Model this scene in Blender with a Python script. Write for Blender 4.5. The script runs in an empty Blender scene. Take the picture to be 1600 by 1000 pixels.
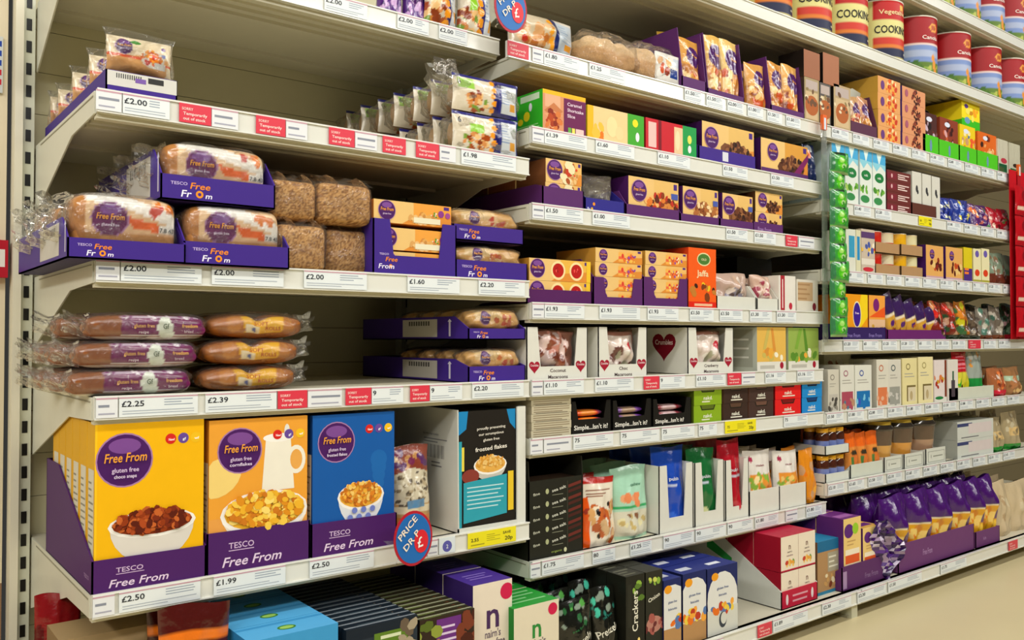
import bpy, math, random
from mathutils import Vector, Matrix
# ---------------------------------------------------------------- camera, world, lights, exposure
H = 0.92                       # height of the camera above the floor
F = 1355.0
YAW = math.atan2(1732.0, F)
PIT = math.atan2(28.0, F)
fwd = (math.cos(YAW)*math.cos(PIT), math.sin(YAW)*math.cos(PIT), math.sin(PIT))
rgt = (math.sin(YAW), -math.cos(YAW), 0.0)
upv = (-math.cos(YAW)*math.sin(PIT), -math.sin(YAW)*math.sin(PIT), math.cos(PIT))
sc = bpy.context.scene
COL = sc.collection
cd = bpy.data.cameras.new('camera'); cam = bpy.data.objects.new('camera', cd); COL.objects.link(cam)
cd.sensor_width = 36.0; cd.lens = 36.0*F/1600.0; cd.clip_start = 0.02
cam.matrix_world = Matrix(((rgt[0], upv[0], -fwd[0], 0), (rgt[1], upv[1], -fwd[1], 0), (rgt[2], upv[2], -fwd[2], H), (0, 0, 0, 1)))
sc.camera = cam
w = bpy.data.worlds.new('store_ambience'); sc.world = w; w.use_nodes = True
w.node_tree.nodes['Background'].inputs[0].default_value = (1.0, 0.97, 0.90, 1)
w.node_tree.nodes['Background'].inputs[1].default_value = 0.035
sc.view_settings.view_transform = 'Standard'; sc.view_settings.look = 'None'
sc.view_settings.gamma = 1.0; sc.view_settings.use_curve_mapping = False
sc.view_settings.exposure = 0.10
def area(name, loc, rot, sx, sy, power, col):
    l = bpy.data.lights.new(name, 'AREA'); l.shape = 'RECTANGLE'; l.size = sx; l.size_y = sy; l.energy = power; l.color = col
    o = bpy.data.objects.new(name, l); COL.objects.link(o); o.location = loc; o.rotation_euler = rot
    return o
# fluorescent rows on the shop ceiling, running along the aisle, and an added side fill
WARM = (1.0, 0.975, 0.92)
area('tube_row_and_side_fill', (2.2, 0.15, 3.2), (math.radians(12), 0, 0), 8.0, 0.22, 100, WARM)
area('tube_row_and_side_fill', (2.2, -1.5, 2.9), (math.radians(38), 0, 0), 8.0, 0.22, 92, WARM)
area('tube_row_and_side_fill', (-2.2, 0.0, 2.6), (0, math.radians(-48), 0), 0.3, 3.0, 62, WARM)  # added fill from the left, no shop lamp; brightens the goods' left faces

# ---------------------------------------------------------------- pixel <-> metre helpers (1600x1000 frame)
def XP(px, Y, Z):
    a = (px-800)/F; z = Z-H
    return (a*(Y*fwd[1]+z*fwd[2])-Y*rgt[1])/(rgt[0]-a*fwd[0])
def ZP(py, X, Y):
    b = (500-py)/F
    return (b*(X*fwd[0]+Y*fwd[1])-X*upv[0]-Y*upv[1])/(upv[2]-b*fwd[2])+H
def YP(px, X, Z):
    a = (px-800)/F; z = Z-H
    return (a*(X*fwd[0]+z*fwd[2])-X*rgt[0])/(rgt[1]-a*fwd[1])

# ---------------------------------------------------------------- colour
def hx(s):
    if not isinstance(s, str): return s
    s = s.lstrip('#')
    if len(s) == 3: s = ''.join(c*2 for c in s)
    o = []
    for i in (0, 2, 4):
        v = int(s[i:i+2], 16)/255.0
        o.append(v/12.92 if v <= .04045 else ((v+.055)/1.055)**2.4)
    return (o[0], o[1], o[2], 1.0)
_hc = {}
def C(s):
    if s not in _hc: _hc[s] = hx(s)
    return _hc[s]
PUR = '#4b1f63'; PLUM = '#5a2a66'; TRAY = '#402787'; CREAM = '#e6bc74'; ORG = '#e8861c'; YEL = '#f7b904'

# ---------------------------------------------------------------- materials
def mat(name, rough=0.5, spec=0.5, noise=0.06, nscale=30, bump=0.0, bscale=60, bdist=0.002, coat=0.0, metal=0.0, base=None, stretch=None):
    m = bpy.data.materials.new(name); m.use_nodes = True
    nt = m.node_tree; N = nt.nodes; L = nt.links; b = N['Principled BSDF']
    if base is None:
        a = N.new('ShaderNodeAttribute'); a.attribute_name = 'Col'; src = a.outputs['Color']
    else:
        a = N.new('ShaderNodeRGB'); a.outputs[0].default_value = C(base); src = a.outputs[0]
    tc = N.new('ShaderNodeTexCoord'); n = N.new('ShaderNodeTexNoise'); n.inputs['Scale'].default_value = nscale; n.inputs['Detail'].default_value = 4
    mp = N.new('ShaderNodeMapping'); L.new(tc.outputs['Object'], mp.inputs[0]); L.new(mp.outputs[0], n.inputs['Vector'])
    if stretch: mp.inputs['Scale'].default_value = stretch
    r = N.new('ShaderNodeMapRange'); r.inputs['To Min'].default_value = 1-noise; r.inputs['To Max'].default_value = 1+noise
    L.new(n.outputs['Fac'], r.inputs['Value'])
    mx = N.new('ShaderNodeMix'); mx.data_type = 'RGBA'; mx.blend_type = 'MULTIPLY'; mx.inputs[0].default_value = 1.0
    L.new(src, mx.inputs[6]); L.new(r.outputs[0], mx.inputs[7]); L.new(mx.outputs[2], b.inputs['Base Color'])
    b.inputs['Roughness'].default_value = rough; b.inputs['Specular IOR Level'].default_value = spec
    b.inputs['Coat Weight'].default_value = coat; b.inputs['Coat Roughness'].default_value = 0.08; b.inputs['Metallic'].default_value = metal
    if bump:
        n2 = N.new('ShaderNodeTexNoise'); n2.inputs['Scale'].default_value = bscale; n2.inputs['Detail'].default_value = 3
        L.new(mp.outputs[0], n2.inputs['Vector'])
        bp = N.new('ShaderNodeBump'); bp.inputs['Strength'].default_value = bump; bp.inputs['Distance'].default_value = bdist
        L.new(n2.outputs['Fac'], bp.inputs['Height']); L.new(bp.outputs[0], b.inputs['Normal'])
    return m
CARD = mat('printed_card', rough=0.5, spec=0.22, noise=0.04)
GLOSS = mat('printed_film', rough=0.2, spec=0.6, noise=0.05, bump=0.6, bscale=28, bdist=0.006, coat=0.22)
BREAD = mat('baked_crust', rough=0.75, spec=0.25, noise=0.25, nscale=240, bump=0.9, bscale=90, bdist=0.004)
PAINT = mat('cream_shelf_enamel', rough=0.38, spec=0.4, noise=0.03)
PLAST = mat('ticket_rail_plastic', rough=0.16, spec=0.6, noise=0.02, coat=0.3)
PAPER = mat('ticket_paper', rough=0.35, spec=0.4, noise=0.02)
DARK = mat('slot_black', rough=0.8, noise=0.02)
JAR = mat('jar_gloss', rough=0.1, spec=0.6, noise=0.05, coat=0.6)
TIN = mat('tin_lithograph', rough=0.42, spec=0.25, noise=0.03)
FLOOR = mat('vinyl_floor', rough=0.35, spec=0.4, noise=0.10, nscale=1.7, bump=0.05, base='#d4c69c')
def film_mat(name, tint, op, bs=22):
    m = bpy.data.materials.new(name); m.use_nodes = True; nt = m.node_tree; N = nt.nodes; L = nt.links
    for n in list(N): N.remove(n)
    out = N.new('ShaderNodeOutputMaterial'); t = N.new('ShaderNodeBsdfTransparent'); g = N.new('ShaderNodeBsdfGlossy'); d = N.new('ShaderNodeBsdfDiffuse')
    t.inputs[0].default_value = (0.97, 0.97, 0.96, 1); g.inputs['Roughness'].default_value = 0.12; g.inputs['Color'].default_value = (1, 1, 1, 1)
    d.inputs[0].default_value = C(tint)
    tc = N.new('ShaderNodeTexCoord'); n = N.new('ShaderNodeTexNoise'); n.inputs['Scale'].default_value = bs; n.inputs['Detail'].default_value = 3; n.inputs['Distortion'].default_value = 1.2
    L.new(tc.outputs['Object'], n.inputs['Vector'])
    bp = N.new('ShaderNodeBump'); bp.inputs['Strength'].default_value = 1.0; bp.inputs['Distance'].default_value = 0.02
    L.new(n.outputs['Fac'], bp.inputs['Height']); L.new(bp.outputs[0], g.inputs['Normal'])
    m1 = N.new('ShaderNodeMixShader'); m2 = N.new('ShaderNodeMixShader'); m1.inputs[0].default_value = op
    L.new(t.outputs[0], m1.inputs[1]); L.new(d.outputs[0], m1.inputs[2])
    fr = N.new('ShaderNodeFresnel'); fr.inputs[0].default_value = 1.5; L.new(bp.outputs[0], fr.inputs['Normal'])
    ad = N.new('ShaderNodeMath'); ad.operation = 'MULTIPLY_ADD'; ad.inputs[1].default_value = 0.55; ad.inputs[2].default_value = 0.0
    L.new(fr.outputs[0], ad.inputs[0]); L.new(ad.outputs[0], m2.inputs[0]); L.new(m1.outputs[0], m2.inputs[1]); L.new(g.outputs[0], m2.inputs[2])
    L.new(m2.outputs[0], out.inputs[0])
    return m
FILM = film_mat('clear_film', '#f2efe6', 0.03)
HAZY = film_mat('hazy_film', '#d8cbb0', 0.14, 30)
CLEAR = film_mat('clear_plastic', '#e8efe6', 0.10, 5)

# ---------------------------------------------------------------- mesh builder with a colour per face
class MB:
    def __init__(s): s.v = []; s.f = []; s.c = []; s.sm = []
    def poly(s, pts, c, sm=False):
        n = len(s.v); s.v.extend(pts); s.f.append(tuple(range(n, n+len(pts)))); s.c.append(C(c)); s.sm.append(sm)
    def box(s, x0, y0, z0, x1, y1, z1, c, **k):
        n = len(s.v)
        s.v.extend([(x0, y0, z0), (x1, y0, z0), (x1, y1, z0), (x0, y1, z0), (x0, y0, z1), (x1, y0, z1), (x1, y1, z1), (x0, y1, z1)])
        for key, f in (('D', (3, 2, 1, 0)), ('T', (4, 5, 6, 7)), ('F', (0, 1, 5, 4)), ('R', (1, 2, 6, 5)), ('B', (2, 3, 7, 6)), ('L', (3, 0, 4, 7))):
            s.f.append(tuple(n+i for i in f)); s.c.append(C(k.get(key, c))); s.sm.append(False)
    def prism(s, pts, off, c, ce=None):       # closed outline pts extruded by the vector off
        n = len(pts); q = [(p[0]+off[0], p[1]+off[1], p[2]+off[2]) for p in pts]
        s.poly(list(pts), c); s.poly(q[::-1], c)
        for i in range(n):
            j = (i+1) % n; s.poly([pts[i], q[i], q[j], pts[j]], ce or c)
    def grid(s, pts, nu, nv, colf, wrap=False, sm=True, vcol=None):
        n = len(s.v); s.v.extend(pts)
        if vcol:                      # colour sampled at the vertices and blended across the faces
            vc = [C(vcol(i, j)) for j in range(nv) for i in range(nu)]
            for j in range(nv-1):
                for i in range(nu if wrap else nu-1):
                    a = j*nu+i; b = j*nu+(i+1) % nu; q = (a, b, b+nu, a+nu)
                    s.f.append(tuple(n+t for t in q)); s.c.append([vc[t] for t in q]); s.sm.append(sm)
            return
        for j in range(nv-1):
            for i in range(nu if wrap else nu-1):
                a = j*nu+i; b = j*nu+(i+1) % nu
                s.f.append((n+a, n+b, n+b+nu, n+a+nu)); s.c.append(C(colf(i, j))); s.sm.append(sm)
    def lathe(s, prof, seg, colf, cx=0, cy=0, z=0):
        pts = []
        for r, h in prof:
            for k in range(seg):
                a = 2*math.pi*k/seg; pts.append((cx+r*math.cos(a), cy+r*math.sin(a), z+h))
        s.grid(pts, seg, len(prof), colf, wrap=True)
        if prof[-1][0] > 1e-4: s.poly([pts[(len(prof)-1)*seg+k] for k in range(seg)], colf(0, len(prof)-2))
        if prof[0][0] > 1e-4: s.poly([pts[k] for k in range(seg)][::-1], colf(0, 0))
    def tube(s, pts, r, c, seg=6):
        rings = []
        for i, p in enumerate(pts):
            a = Vector(pts[max(i-1, 0)]); b = Vector(pts[min(i+1, len(pts)-1)]); t = (b-a).normalized()
            u = t.orthogonal().normalized(); v = t.cross(u)
            for k in range(seg):
                g = 2*math.pi*k/seg; rings.append(tuple(Vector(p)+u*(r*math.cos(g))+v*(r*math.sin(g))))
        s.grid(rings, seg, len(pts), lambda i, j: c, wrap=True)
    def mesh(s, name, m):
        me = bpy.data.meshes.new(name); me.from_pydata(s.v, [], s.f)
        at = me.color_attributes.new('Col', 'FLOAT_COLOR', 'CORNER')
        buf = []
        for f, c in zip(s.f, s.c):
            if isinstance(c, list):
                for q in c: buf.extend(q)
            else: buf.extend(c*len(f))
        at.data.foreach_set('color', buf); me.polygons.foreach_set('use_smooth', s.sm)
        me.materials.append(m); me.update(); return me
    def build(s, name, m, parent=None, loc=None):
        o = bpy.data.objects.new(name, s.mesh(name, m)); COL.objects.link(o)
        if parent: o.parent = parent
        if loc is not None: o.location = loc
        return o
def empty(name, loc, rz=0.0):
    o = bpy.data.objects.new(name, None); COL.objects.link(o); o.location = loc; o.rotation_euler = (0, 0, rz); o.empty_display_size = 0.02
    return o
def short(l): return l if len(l.split()) <= 15 else l.replace(' from the front', ' in depth')
def tag(o, label=None, cat=None, group=None, kind=None):
    if label: o['label'] = short(label)
    if cat: o['category'] = cat
    if group: o['group'] = group
    if kind: o['kind'] = kind
    return o
def clone(o, loc, label, group=None, rz=None):
    c = o.copy(); COL.objects.link(c); c.location = loc; c['label'] = short(label)
    if group: c['group'] = group
    if rz is not None: c.rotation_euler = (0, 0, rz)
    for ch in o.children:
        d = ch.copy(); COL.objects.link(d); d.parent = c
    return c

# ---------------------------------------------------------------- lettering
_tc = {}
def textgeo(t):
    if t in _tc: return _tc[t]
    cu = bpy.data.curves.new('t', 'FONT'); cu.body = t; cu.size = 1.0; cu.resolution_u = 2; cu.offset = 0.014
    ob = bpy.data.objects.new('t', cu); COL.objects.link(ob)
    dg = bpy.context.evaluated_depsgraph_get(); ev = ob.evaluated_get(dg); me = ev.to_mesh()
    vs = [(v.co.x, v.co.y) for v in me.vertices]; fs = [tuple(p.vertices) for p in me.polygons]
    ev.to_mesh_clear(); bpy.data.objects.remove(ob); bpy.data.curves.remove(cu)
    x0 = min(v[0] for v in vs); x1 = max(v[0] for v in vs)
    _tc[t] = ([(x-x0, y) for x, y in vs], fs, x1-x0)
    return _tc[t]

# ---------------------------------------------------------------- painter: flat artwork in 0..1 x 0..1
class P:
    def __init__(s, w, h, bg): s.w = w; s.h = h; s.bg = bg; s.ops = []; s.tx = []; s.rnd = random.Random(int(w*1e5)+int(h*1e5)*7)
    def poly(s, pts, c): s.ops.append((pts, c)); return s
    def rect(s, x0, y0, x1, y1, c): return s.poly([(x0, y0), (x1, y0), (x1, y1), (x0, y1)], c)
    def ell(s, cx, cy, rx, ry, c, rot=0, n=18):    # radii as shares of the height
        k = s.h/s.w; pts = []
        for i in range(n):
            a = 2*math.pi*i/n; x = rx*math.cos(a); y = ry*math.sin(a)
            pts.append((cx+(x*math.cos(rot)-y*math.sin(rot))*k, cy+x*math.sin(rot)+y*math.cos(rot)))
        return s.poly(pts, c)
    def blobs(s, n, cx, cy, rx, ry, r, cols, flat=1.0):
        k = s.h/s.w
        for i in range(n):
            a = s.rnd.uniform(0, 6.283); q = math.sqrt(s.rnd.random())
            q2 = s.rnd.uniform(.7, 1.3)*r
            s.ell(cx+q*rx*math.cos(a)*k, cy+q*ry*math.sin(a), q2, q2*s.rnd.uniform(.55, .9)*flat, s.rnd.choice(cols), s.rnd.uniform(0, 3.1), 7)
        return s
    def text(s, t, x, y, size, c, fit=None, sl=0.0, rot=0.0, al='l'):
        s.tx.append((t, x, y, size, c, fit, sl, rot, al)); return s
    def lines(s, x0, y0, x1, y1, n, c, th=.35):
        dy = (y1-y0)/n
        for i in range(n):
            e = x1-(x1-x0)*s.rnd.choice((0, .05, .2, .4))
            s.rect(x0, y0+dy*(i+.3), e, y0+dy*(i+.3+th), c)
        return s
    def logo(s, x, y, r, c='#4a1a60', t='Free From', tc='#f0a030'):   # purple roundel
        s.ell(x, y, r*1.06, r*1.06, '#a87aa8', n=24); s.ell(x, y, r, r, c, n=24); s.ell(x, y+r*.55, r*.6, r*.3, '#7d4a94')
        s.text(t, x, y-r*.05, r*.5, tc, fit=r*1.55*s.h/s.w, sl=.15, al='c'); s.text('gluten free', x, y-r*.45, r*.25, '#d8c0e0', fit=r*1.0*s.h/s.w, al='c'); return s
    def emit(s, mb, mp, o0=0.0002, do=0.00002):
        o = o0
        for pts, c in s.ops:
            mb.poly([mp(min(1, max(0, u)), min(1, max(0, v)), o) for u, v in pts], c); o += do
        s.emit_text(mb, mp, o)
    def emit_text(s, mb, mp, o):
        for t, x, y, size, c, fit, sl, rot, al in s.tx:
            vs, fs, tw = textgeo(t)
            k = size*s.h; kx = k if fit is None else min(k*1.25, fit*s.w/tw)
            W = tw*kx; ox = {'l': 0, 'c': -W/2, 'r': -W}[al]; cr, sr = math.cos(rot), math.sin(rot)
            q = []
            for vx, vy in vs:
                a = ox+vx*kx+vy*k*sl; b = vy*k
                q.append(mp(x+(a*cr-b*sr)/s.w, y+(a*sr+b*cr)/s.h, o+.0002))
            for f in fs: mb.poly([q[i] for i in f], c)
    def at(s, u, v):
        if not hasattr(s, 'bb') or len(s.bb) != len(s.ops): s.bb = [(min(p[0] for p in q), max(p[0] for p in q), min(p[1] for p in q), max(p[1] for p in q), q, c) for q, c in s.ops]
        for x0, x1, y0, y1, pts, c in reversed(s.bb):
            if u < x0 or u > x1 or v < y0 or v > y1: continue
            ins = False; j = len(pts)-1
            for i in range(len(pts)):
                a, b = pts[i], pts[j]
                if (a[1] > v) != (b[1] > v) and u < (b[0]-a[0])*(v-a[1])/(b[1]-a[1])+a[0]: ins = not ins
                j = i
            if ins: return c
        return s.bg

# ---------------------------------------------------------------- generic goods (origin: front left bottom corner)
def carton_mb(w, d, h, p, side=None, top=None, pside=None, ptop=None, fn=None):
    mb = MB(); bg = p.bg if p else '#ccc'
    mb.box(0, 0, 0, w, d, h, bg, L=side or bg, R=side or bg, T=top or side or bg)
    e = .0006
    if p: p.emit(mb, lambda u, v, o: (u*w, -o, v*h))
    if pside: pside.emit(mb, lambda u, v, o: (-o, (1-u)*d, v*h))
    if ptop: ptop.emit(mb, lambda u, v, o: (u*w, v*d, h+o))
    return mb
def mk(name, label, cat, mb, m, loc, group=None, rz=0.0):
    o = mb.build(name, m, None, loc); o.rotation_euler = (0, 0, rz); return tag(o, label, cat, group)
def pillow_mb(w, h, t, p, kind='stand', seed=1, nu=44, nv=54, crimp=.05, back=None, amp=1.0):
    rnd = random.Random(seed); ph = [rnd.uniform(0, 6.28) for _ in range(8)]
    def T(u, v):
        su = max(0, math.sin(math.pi*min(1, max(0, u))))**.45
        if kind == 'stand':
            q = 1.0 if v < .12 else max(.03, math.cos((v-.12)/.88*math.pi/2)**.75)
            q *= min(1, .8+v*2)
        else: q = max(.03, math.sin(math.pi*min(1, max(0, v))))**.55
        r = .5*t*su*q
        r *= 1+amp*(.10*math.sin(9*u+ph[0]+3*v)+.08*math.sin(13*v+ph[1]+5*u)+.05*math.sin(23*u-11*v+ph[2]))
        return r
    def X(u, v):
        pinch = 1-.06*math.sin(math.pi*v)*amp+.02*amp*math.sin(7*v+ph[3])
        return w*(.5+(u-.5)*pinch)
    def Z(u, v): return h*v*(1+amp*.015*math.sin(5*u+ph[4])*v)
    mb = MB(); 
    pts = [(X(i/(nu-1), j/(nv-1)), t*.5-T(i/(nu-1), j/(nv-1)), Z(i/(nu-1), j/(nv-1))) for j in range(nv) for i in range(nu)]
    mb.grid(pts, nu, nv, None, vcol=lambda i, j: p.at(min(.9999, max(.0001, i/(nu-1))), min(.9999, max(.0001, j/(nv-1)))))
    pts = [(X(1-i/(nu-1), j/(nv-1)), t*.5+T(1-i/(nu-1), j/(nv-1)), Z(1-i/(nu-1), j/(nv-1))) for j in range(nv) for i in range(nu)]
    mb.grid(pts, nu, nv, lambda i, j: back or p.bg)
    p.emit_text(mb, lambda u, v, o: (X(u, v), t*.5-T(u, v)-o-.0008, Z(u, v)), .0004)
    return mb
_ring = {}
def ring(e, n, half=False):      # points of a superellipse outline spaced evenly along it
    k = (e, n, half)
    if k in _ring: return _ring[k]
    sp = lambda c: math.copysign(abs(c)**e, c)
    M = 720; a0, a1 = (-math.pi/2, math.pi/2) if half else (0, 2*math.pi)
    q = [(sp(math.cos(a0+(a1-a0)*i/M)), sp(math.sin(a0+(a1-a0)*i/M))) for i in range(M+1)]
    L = [0.0]
    for i in range(M): L.append(L[-1]+math.hypot(q[i+1][0]-q[i][0], q[i+1][1]-q[i][1]))
    out = []; j = 0; m = n-1 if half else n
    for i in range(n):
        t = L[-1]*i/m
        while j < M-1 and L[j+1] < t: j += 1
        f = (t-L[j])/max(1e-9, L[j+1]-L[j]); out.append((q[j][0]+(q[j+1][0]-q[j][0])*f, q[j][1]+(q[j+1][1]-q[j][1])*f))
    _ring[k] = out; return out
def superell_mb(w, d, h, colf, e1=.45, e2=.5, nu=28, nv=14, bump=0.0, seed=0, fx=None):
    # rounded block, origin at its front left bottom corner; fx(x) shapes the height and depth along the length
    rnd = random.Random(seed); ph = [rnd.uniform(0, 6.28) for _ in range(6)]
    A = ring(e2, nu); B = ring(e1, nv, True); pts = []; cn = []
    for cr, cz in B:
        for ax, ay in A:
            x = cr*ax; y = cr*ay; a = math.atan2(y, x)
            k = 1+bump*(math.sin(5*a+ph[0]+4*cz)+.6*math.sin(9*a-7*cz+ph[1]))
            g = fx(x) if fx else 1.0
            pts.append((w/2+w/2*x*k, d/2+d/2*y*k*g, max(0, h/2*(1+cz*k)*g))); cn.append((x, y, cz))
    mb = MB()
    mb.grid(pts, nu, nv, None, wrap=True, vcol=lambda i, j: colf(*cn[j*nu+i]))
    return mb
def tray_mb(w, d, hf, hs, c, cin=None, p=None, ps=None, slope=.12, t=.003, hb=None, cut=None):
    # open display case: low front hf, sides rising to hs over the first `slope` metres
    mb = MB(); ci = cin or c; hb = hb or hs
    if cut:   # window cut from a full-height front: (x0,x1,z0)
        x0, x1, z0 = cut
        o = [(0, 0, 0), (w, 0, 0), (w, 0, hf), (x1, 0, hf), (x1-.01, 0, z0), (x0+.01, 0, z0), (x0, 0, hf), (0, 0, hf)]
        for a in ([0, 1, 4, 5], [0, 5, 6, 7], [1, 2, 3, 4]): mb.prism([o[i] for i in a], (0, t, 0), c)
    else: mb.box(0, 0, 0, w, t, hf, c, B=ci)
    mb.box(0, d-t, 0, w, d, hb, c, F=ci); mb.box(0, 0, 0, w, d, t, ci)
    for x in (0, w-t):
        o = [(x, 0, 0), (x, d, 0), (x, d, hs), (x, slope, hs), (x, 0, hf)]
        mb.prism(o, (t, 0, 0), c)
    if p: p.emit(mb, lambda u, v, o: (u*w, -o, v*hf))
    if ps: ps.emit(mb, lambda u, v, o: (-o, (1-u)*d, v*hs))
    return mb
FY = 1.677                       # front face of the ticket rails
def span(pxl, pxr, z, yf): return XP(pxl, yf, z), XP(pxr, yf, z)
# ---------------------------------------------------------------- the shop: floor, walls
BX = (0.365, 1.368, 2.660, 4.30)
YB = 2.30                        # face of the back panels
def struct(name, mb, m): return tag(mb.build(name, m), kind='structure')
mb = MB(); mb.poly([(-2.5, -3.2, 0), (7.5, -3.2, 0), (7.5, 2.6, 0), (-2.5, 2.6, 0)], '#fff'); struct('floor', mb, FLOOR)
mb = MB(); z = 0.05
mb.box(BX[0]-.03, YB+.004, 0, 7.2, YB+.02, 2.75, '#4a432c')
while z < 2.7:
    for a, b in ((BX[0]-.0, BX[1]), (BX[1]+.004, BX[2]), (BX[2]+.004, BX[3]), (BX[3]+.004, 7.2)): mb.box(a, YB, z, b, YB+.006, z+.0985, '#d4cda8' if a < 1 else '#7d7154')  # backs beyond the left bay coloured darker to imitate deep shelf shade
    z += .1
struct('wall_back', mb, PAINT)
WALL = mat('painted_wall', rough=0.6, noise=0.05, nscale=4)
mb = MB(); mb.box(-1.6, YB-.01, .36, .31, YB+.05, 2.75, '#d9ccae'); mb.box(-1.6, YB-.01, 0, .31, YB+.05, .36, '#8a6a4c'); struct('wall_left', mb, WALL)
mb = MB(); x0, x1 = XP(18, 2.26, .92), XP(31, 2.26, .92); mb.box(x0, 2.25, 0, x1, YB, 2.75, '#e2dcc6'); struct('trim_1', mb, WALL)
# things on the left wall
p = P(.09, .12, '#c9ccc8')
for i in range(5): p.rect(.05, .82-i*.17, .97, .92-i*.17, '#1d3f9c' if i < 3 else '#c22433')
z0 = ZP(145, XP(5, 2.28, 1.6), 2.28)
mk('wall_notice', 'small white notice with blue and red bars at the left wall edge', 'notice', carton_mb(.09, .006, .13, p), CARD, (XP(5, 2.283, 1.6)-.09, 2.283, z0))
z0 = ZP(434, XP(13, 2.27, 1.1), 2.27)
p = P(.09, .085, '#b5182a').rect(.2, .28, .93, .75, '#e8e2da')
mk('alarm_box', 'red wall box with white label at the left picture edge', 'box', carton_mb(.09, .025, .085, p, side='#9c1424'), CARD, (XP(13, 2.26, 1.1)-.09, 2.263, z0))

# slotted posts
def post(x0, x1, label):
    mb = MB(); mb.box(x0, 2.262, 0, x1, 2.299, 2.75, '#cfd0bb'); z = .03; m = (x0+x1)/2
    while z < 2.7:
        mb.box(m-.006, 2.2605, z, m+.005, 2.2625, z+.027, '#0a0a08'); z += .0517
    return tag(mb.build('slotted_post', PAINT), label, 'post', 'slotted posts of the shelving')
post(XP(31, 2.262, .92), XP(50, 2.262, .92), 'cream slotted steel post at the far left end of the shelving')
post(BX[1]-.02, BX[1]+.02, 'cream slotted steel post behind the seam between left and middle bays')
post(BX[2]-.02, BX[2]+.02, 'cream slotted steel post behind the seam between middle and right bays')
post(BX[3]-.02, BX[3]+.02, 'cream slotted steel post at the far right of the shelving')

# ---------------------------------------------------------------- shelves
ENAM = '#d2ccb4'
def shelf(x0, x1, zt, label, yf=FY, left=True, right=True, base=False, drop=.165, rl=0.0):
    r = empty('shelf', ((x0+x1)/2, (yf+YB)/2, zt-.03)); tag(r, label, 'shelf', 'steel shelves of the shelving run')
    ox, oy, oz = r.location
    L = (-ox, -oy, -oz)
    T = lambda a: (a[0]-ox, a[1]-oy, a[2]-oz)
    mb = MB()
    mb.box(x0+.004-ox, yf+.013-oy, zt-.026-oz, x1-.004-ox, YB-.001-oy, zt-.004-oz, ENAM)
    mb.box(x0+.004-ox, yf+.010-oy, zt-.052-oz, x1-.004-ox, yf+.030-oy, zt-.004-oz, ENAM)
    for q in (.09, .13, .17, .40): mb.box(x0+.02-ox, yf+q-oy, zt-.034-oz, x1-.02-ox, yf+q+.018-oy, zt-.024-oz, ENAM)
    mb.build('shelf_panel', PAINT, r)
    mb = MB(); hh = .043; x0 -= rl
    mb.box(x0+.002-ox, yf-oy, zt-hh-oz, x1-.002-ox, yf+.010-oy, zt-.001-oz, '#e4e4da')
    mb.box(x0+.002-ox, yf-.003-oy, zt-.0035-oz, x1-.002-ox, yf+.001-oy, zt-oz, '#e9e9e0'); mb.box(x0+.002-ox, yf-.003-oy, zt-hh-oz, x1-.002-ox, yf+.001-oy, zt-hh+.003-oz, '#e9e9e0')
    mb.build('ticket_rail', PLAST, r); x0 += rl
    if not base:
        for on, x in ((left, x0), (right, x1-.003)):
            if not on: continue
            mb = MB(); o = [(x, yf+.012, zt-.003), (x, yf+.012, zt-.044), (x, yf+.20, zt-.050), (x, 2.262, zt-drop), (x, 2.262, zt-.003)]
            mb.prism([T(a) for a in o], (.003, 0, 0), '#d8d7c6')
            mb.prism([T(a) for a in [(x-.001, yf+.02, zt-.010), (x-.001, yf+.02, zt-.0125), (x-.001, 2.2, zt-.0125), (x-.001, 2.2, zt-.010)]], (.001, 0, 0), '#8d8a74')
            mb.build('bracket', PAINT, r)
    return r
def tz(z): return z+H
S = dict(a1=tz(.783), b1=tz(.449), c1=tz(.143), d1=tz(-.104), e1=tz(-.456),
         a2=tz(.735), b2=tz(.533), c2=tz(.340), d2=tz(.090), e2=tz(-.104), f2=tz(-.250), g2=tz(-.556),
         a3=tz(.735), b3=tz(.478), c3=tz(.238), d3=tz(-.005), e3=tz(-.254), f3=tz(-.497), k3=tz(1.062), m3=tz(1.372), base=tz(-.825))

shelf(BX[0], BX[1], S['a1'], 'topmost cream shelf in view in the left bay, cut by the picture edge', yf=1.80)
shelf(BX[0], BX[1], S['b1'], 'cream shelf in the left bay, nearly empty with flatbreads at its ends')
shelf(BX[0], BX[1], S['c1'], 'cream shelf in the left bay carrying loaves and purple bread trays')
shelf(BX[0], BX[1], S['d1'], 'cream shelf in the left bay directly above the cereal boxes')
shelf(BX[0], BX[1], S['e1'], 'cream shelf in the left bay carrying the big cereal boxes')
shelf(BX[1]+.004, BX[2]+.01, S['a2'], 'top cream shelf of the middle bay with bagged rolls and tall cake packs', rl=.075)
shelf(BX[1]+.004, BX[2], S['b2'], 'cream shelf of the middle bay with shortcake boxes, second from its top')
shelf(BX[1]+.004, BX[2], S['c2'], 'cream shelf of the middle bay with small purple cake cases, third from its top')
shelf(BX[1]+.004, BX[2], S['d2'], 'cream shelf of the middle bay under the tart boxes and orange carton')
shelf(BX[1]+.004, BX[2], S['e2'], 'cream shelf of the middle bay carrying white macaroon cases', drop=.118)
shelf(BX[1]+.004, BX[2], S['f2'], 'cream shelf of the middle bay carrying black and green snack bar cases')
shelf(BX[1]+.004, BX[2]+.012, S['g2'], 'lowest raised cream shelf of the middle bay with pouches in white cases')
shelf(BX[2]+.014, BX[3], S['a3'], 'cream shelf of the right bay with yellow and green biscuit boxes')
shelf(BX[2]+.004, BX[3], S['b3'], 'cream shelf of the right bay carrying tall milk cartons')
shelf(BX[2]+.004, BX[3], S['c3'], 'cream shelf of the right bay carrying stacked tins and purple boxes')
shelf(BX[2]+.004, BX[3], S['d3'], 'cream shelf of the right bay carrying yellow boxes and slanted bars')
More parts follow.
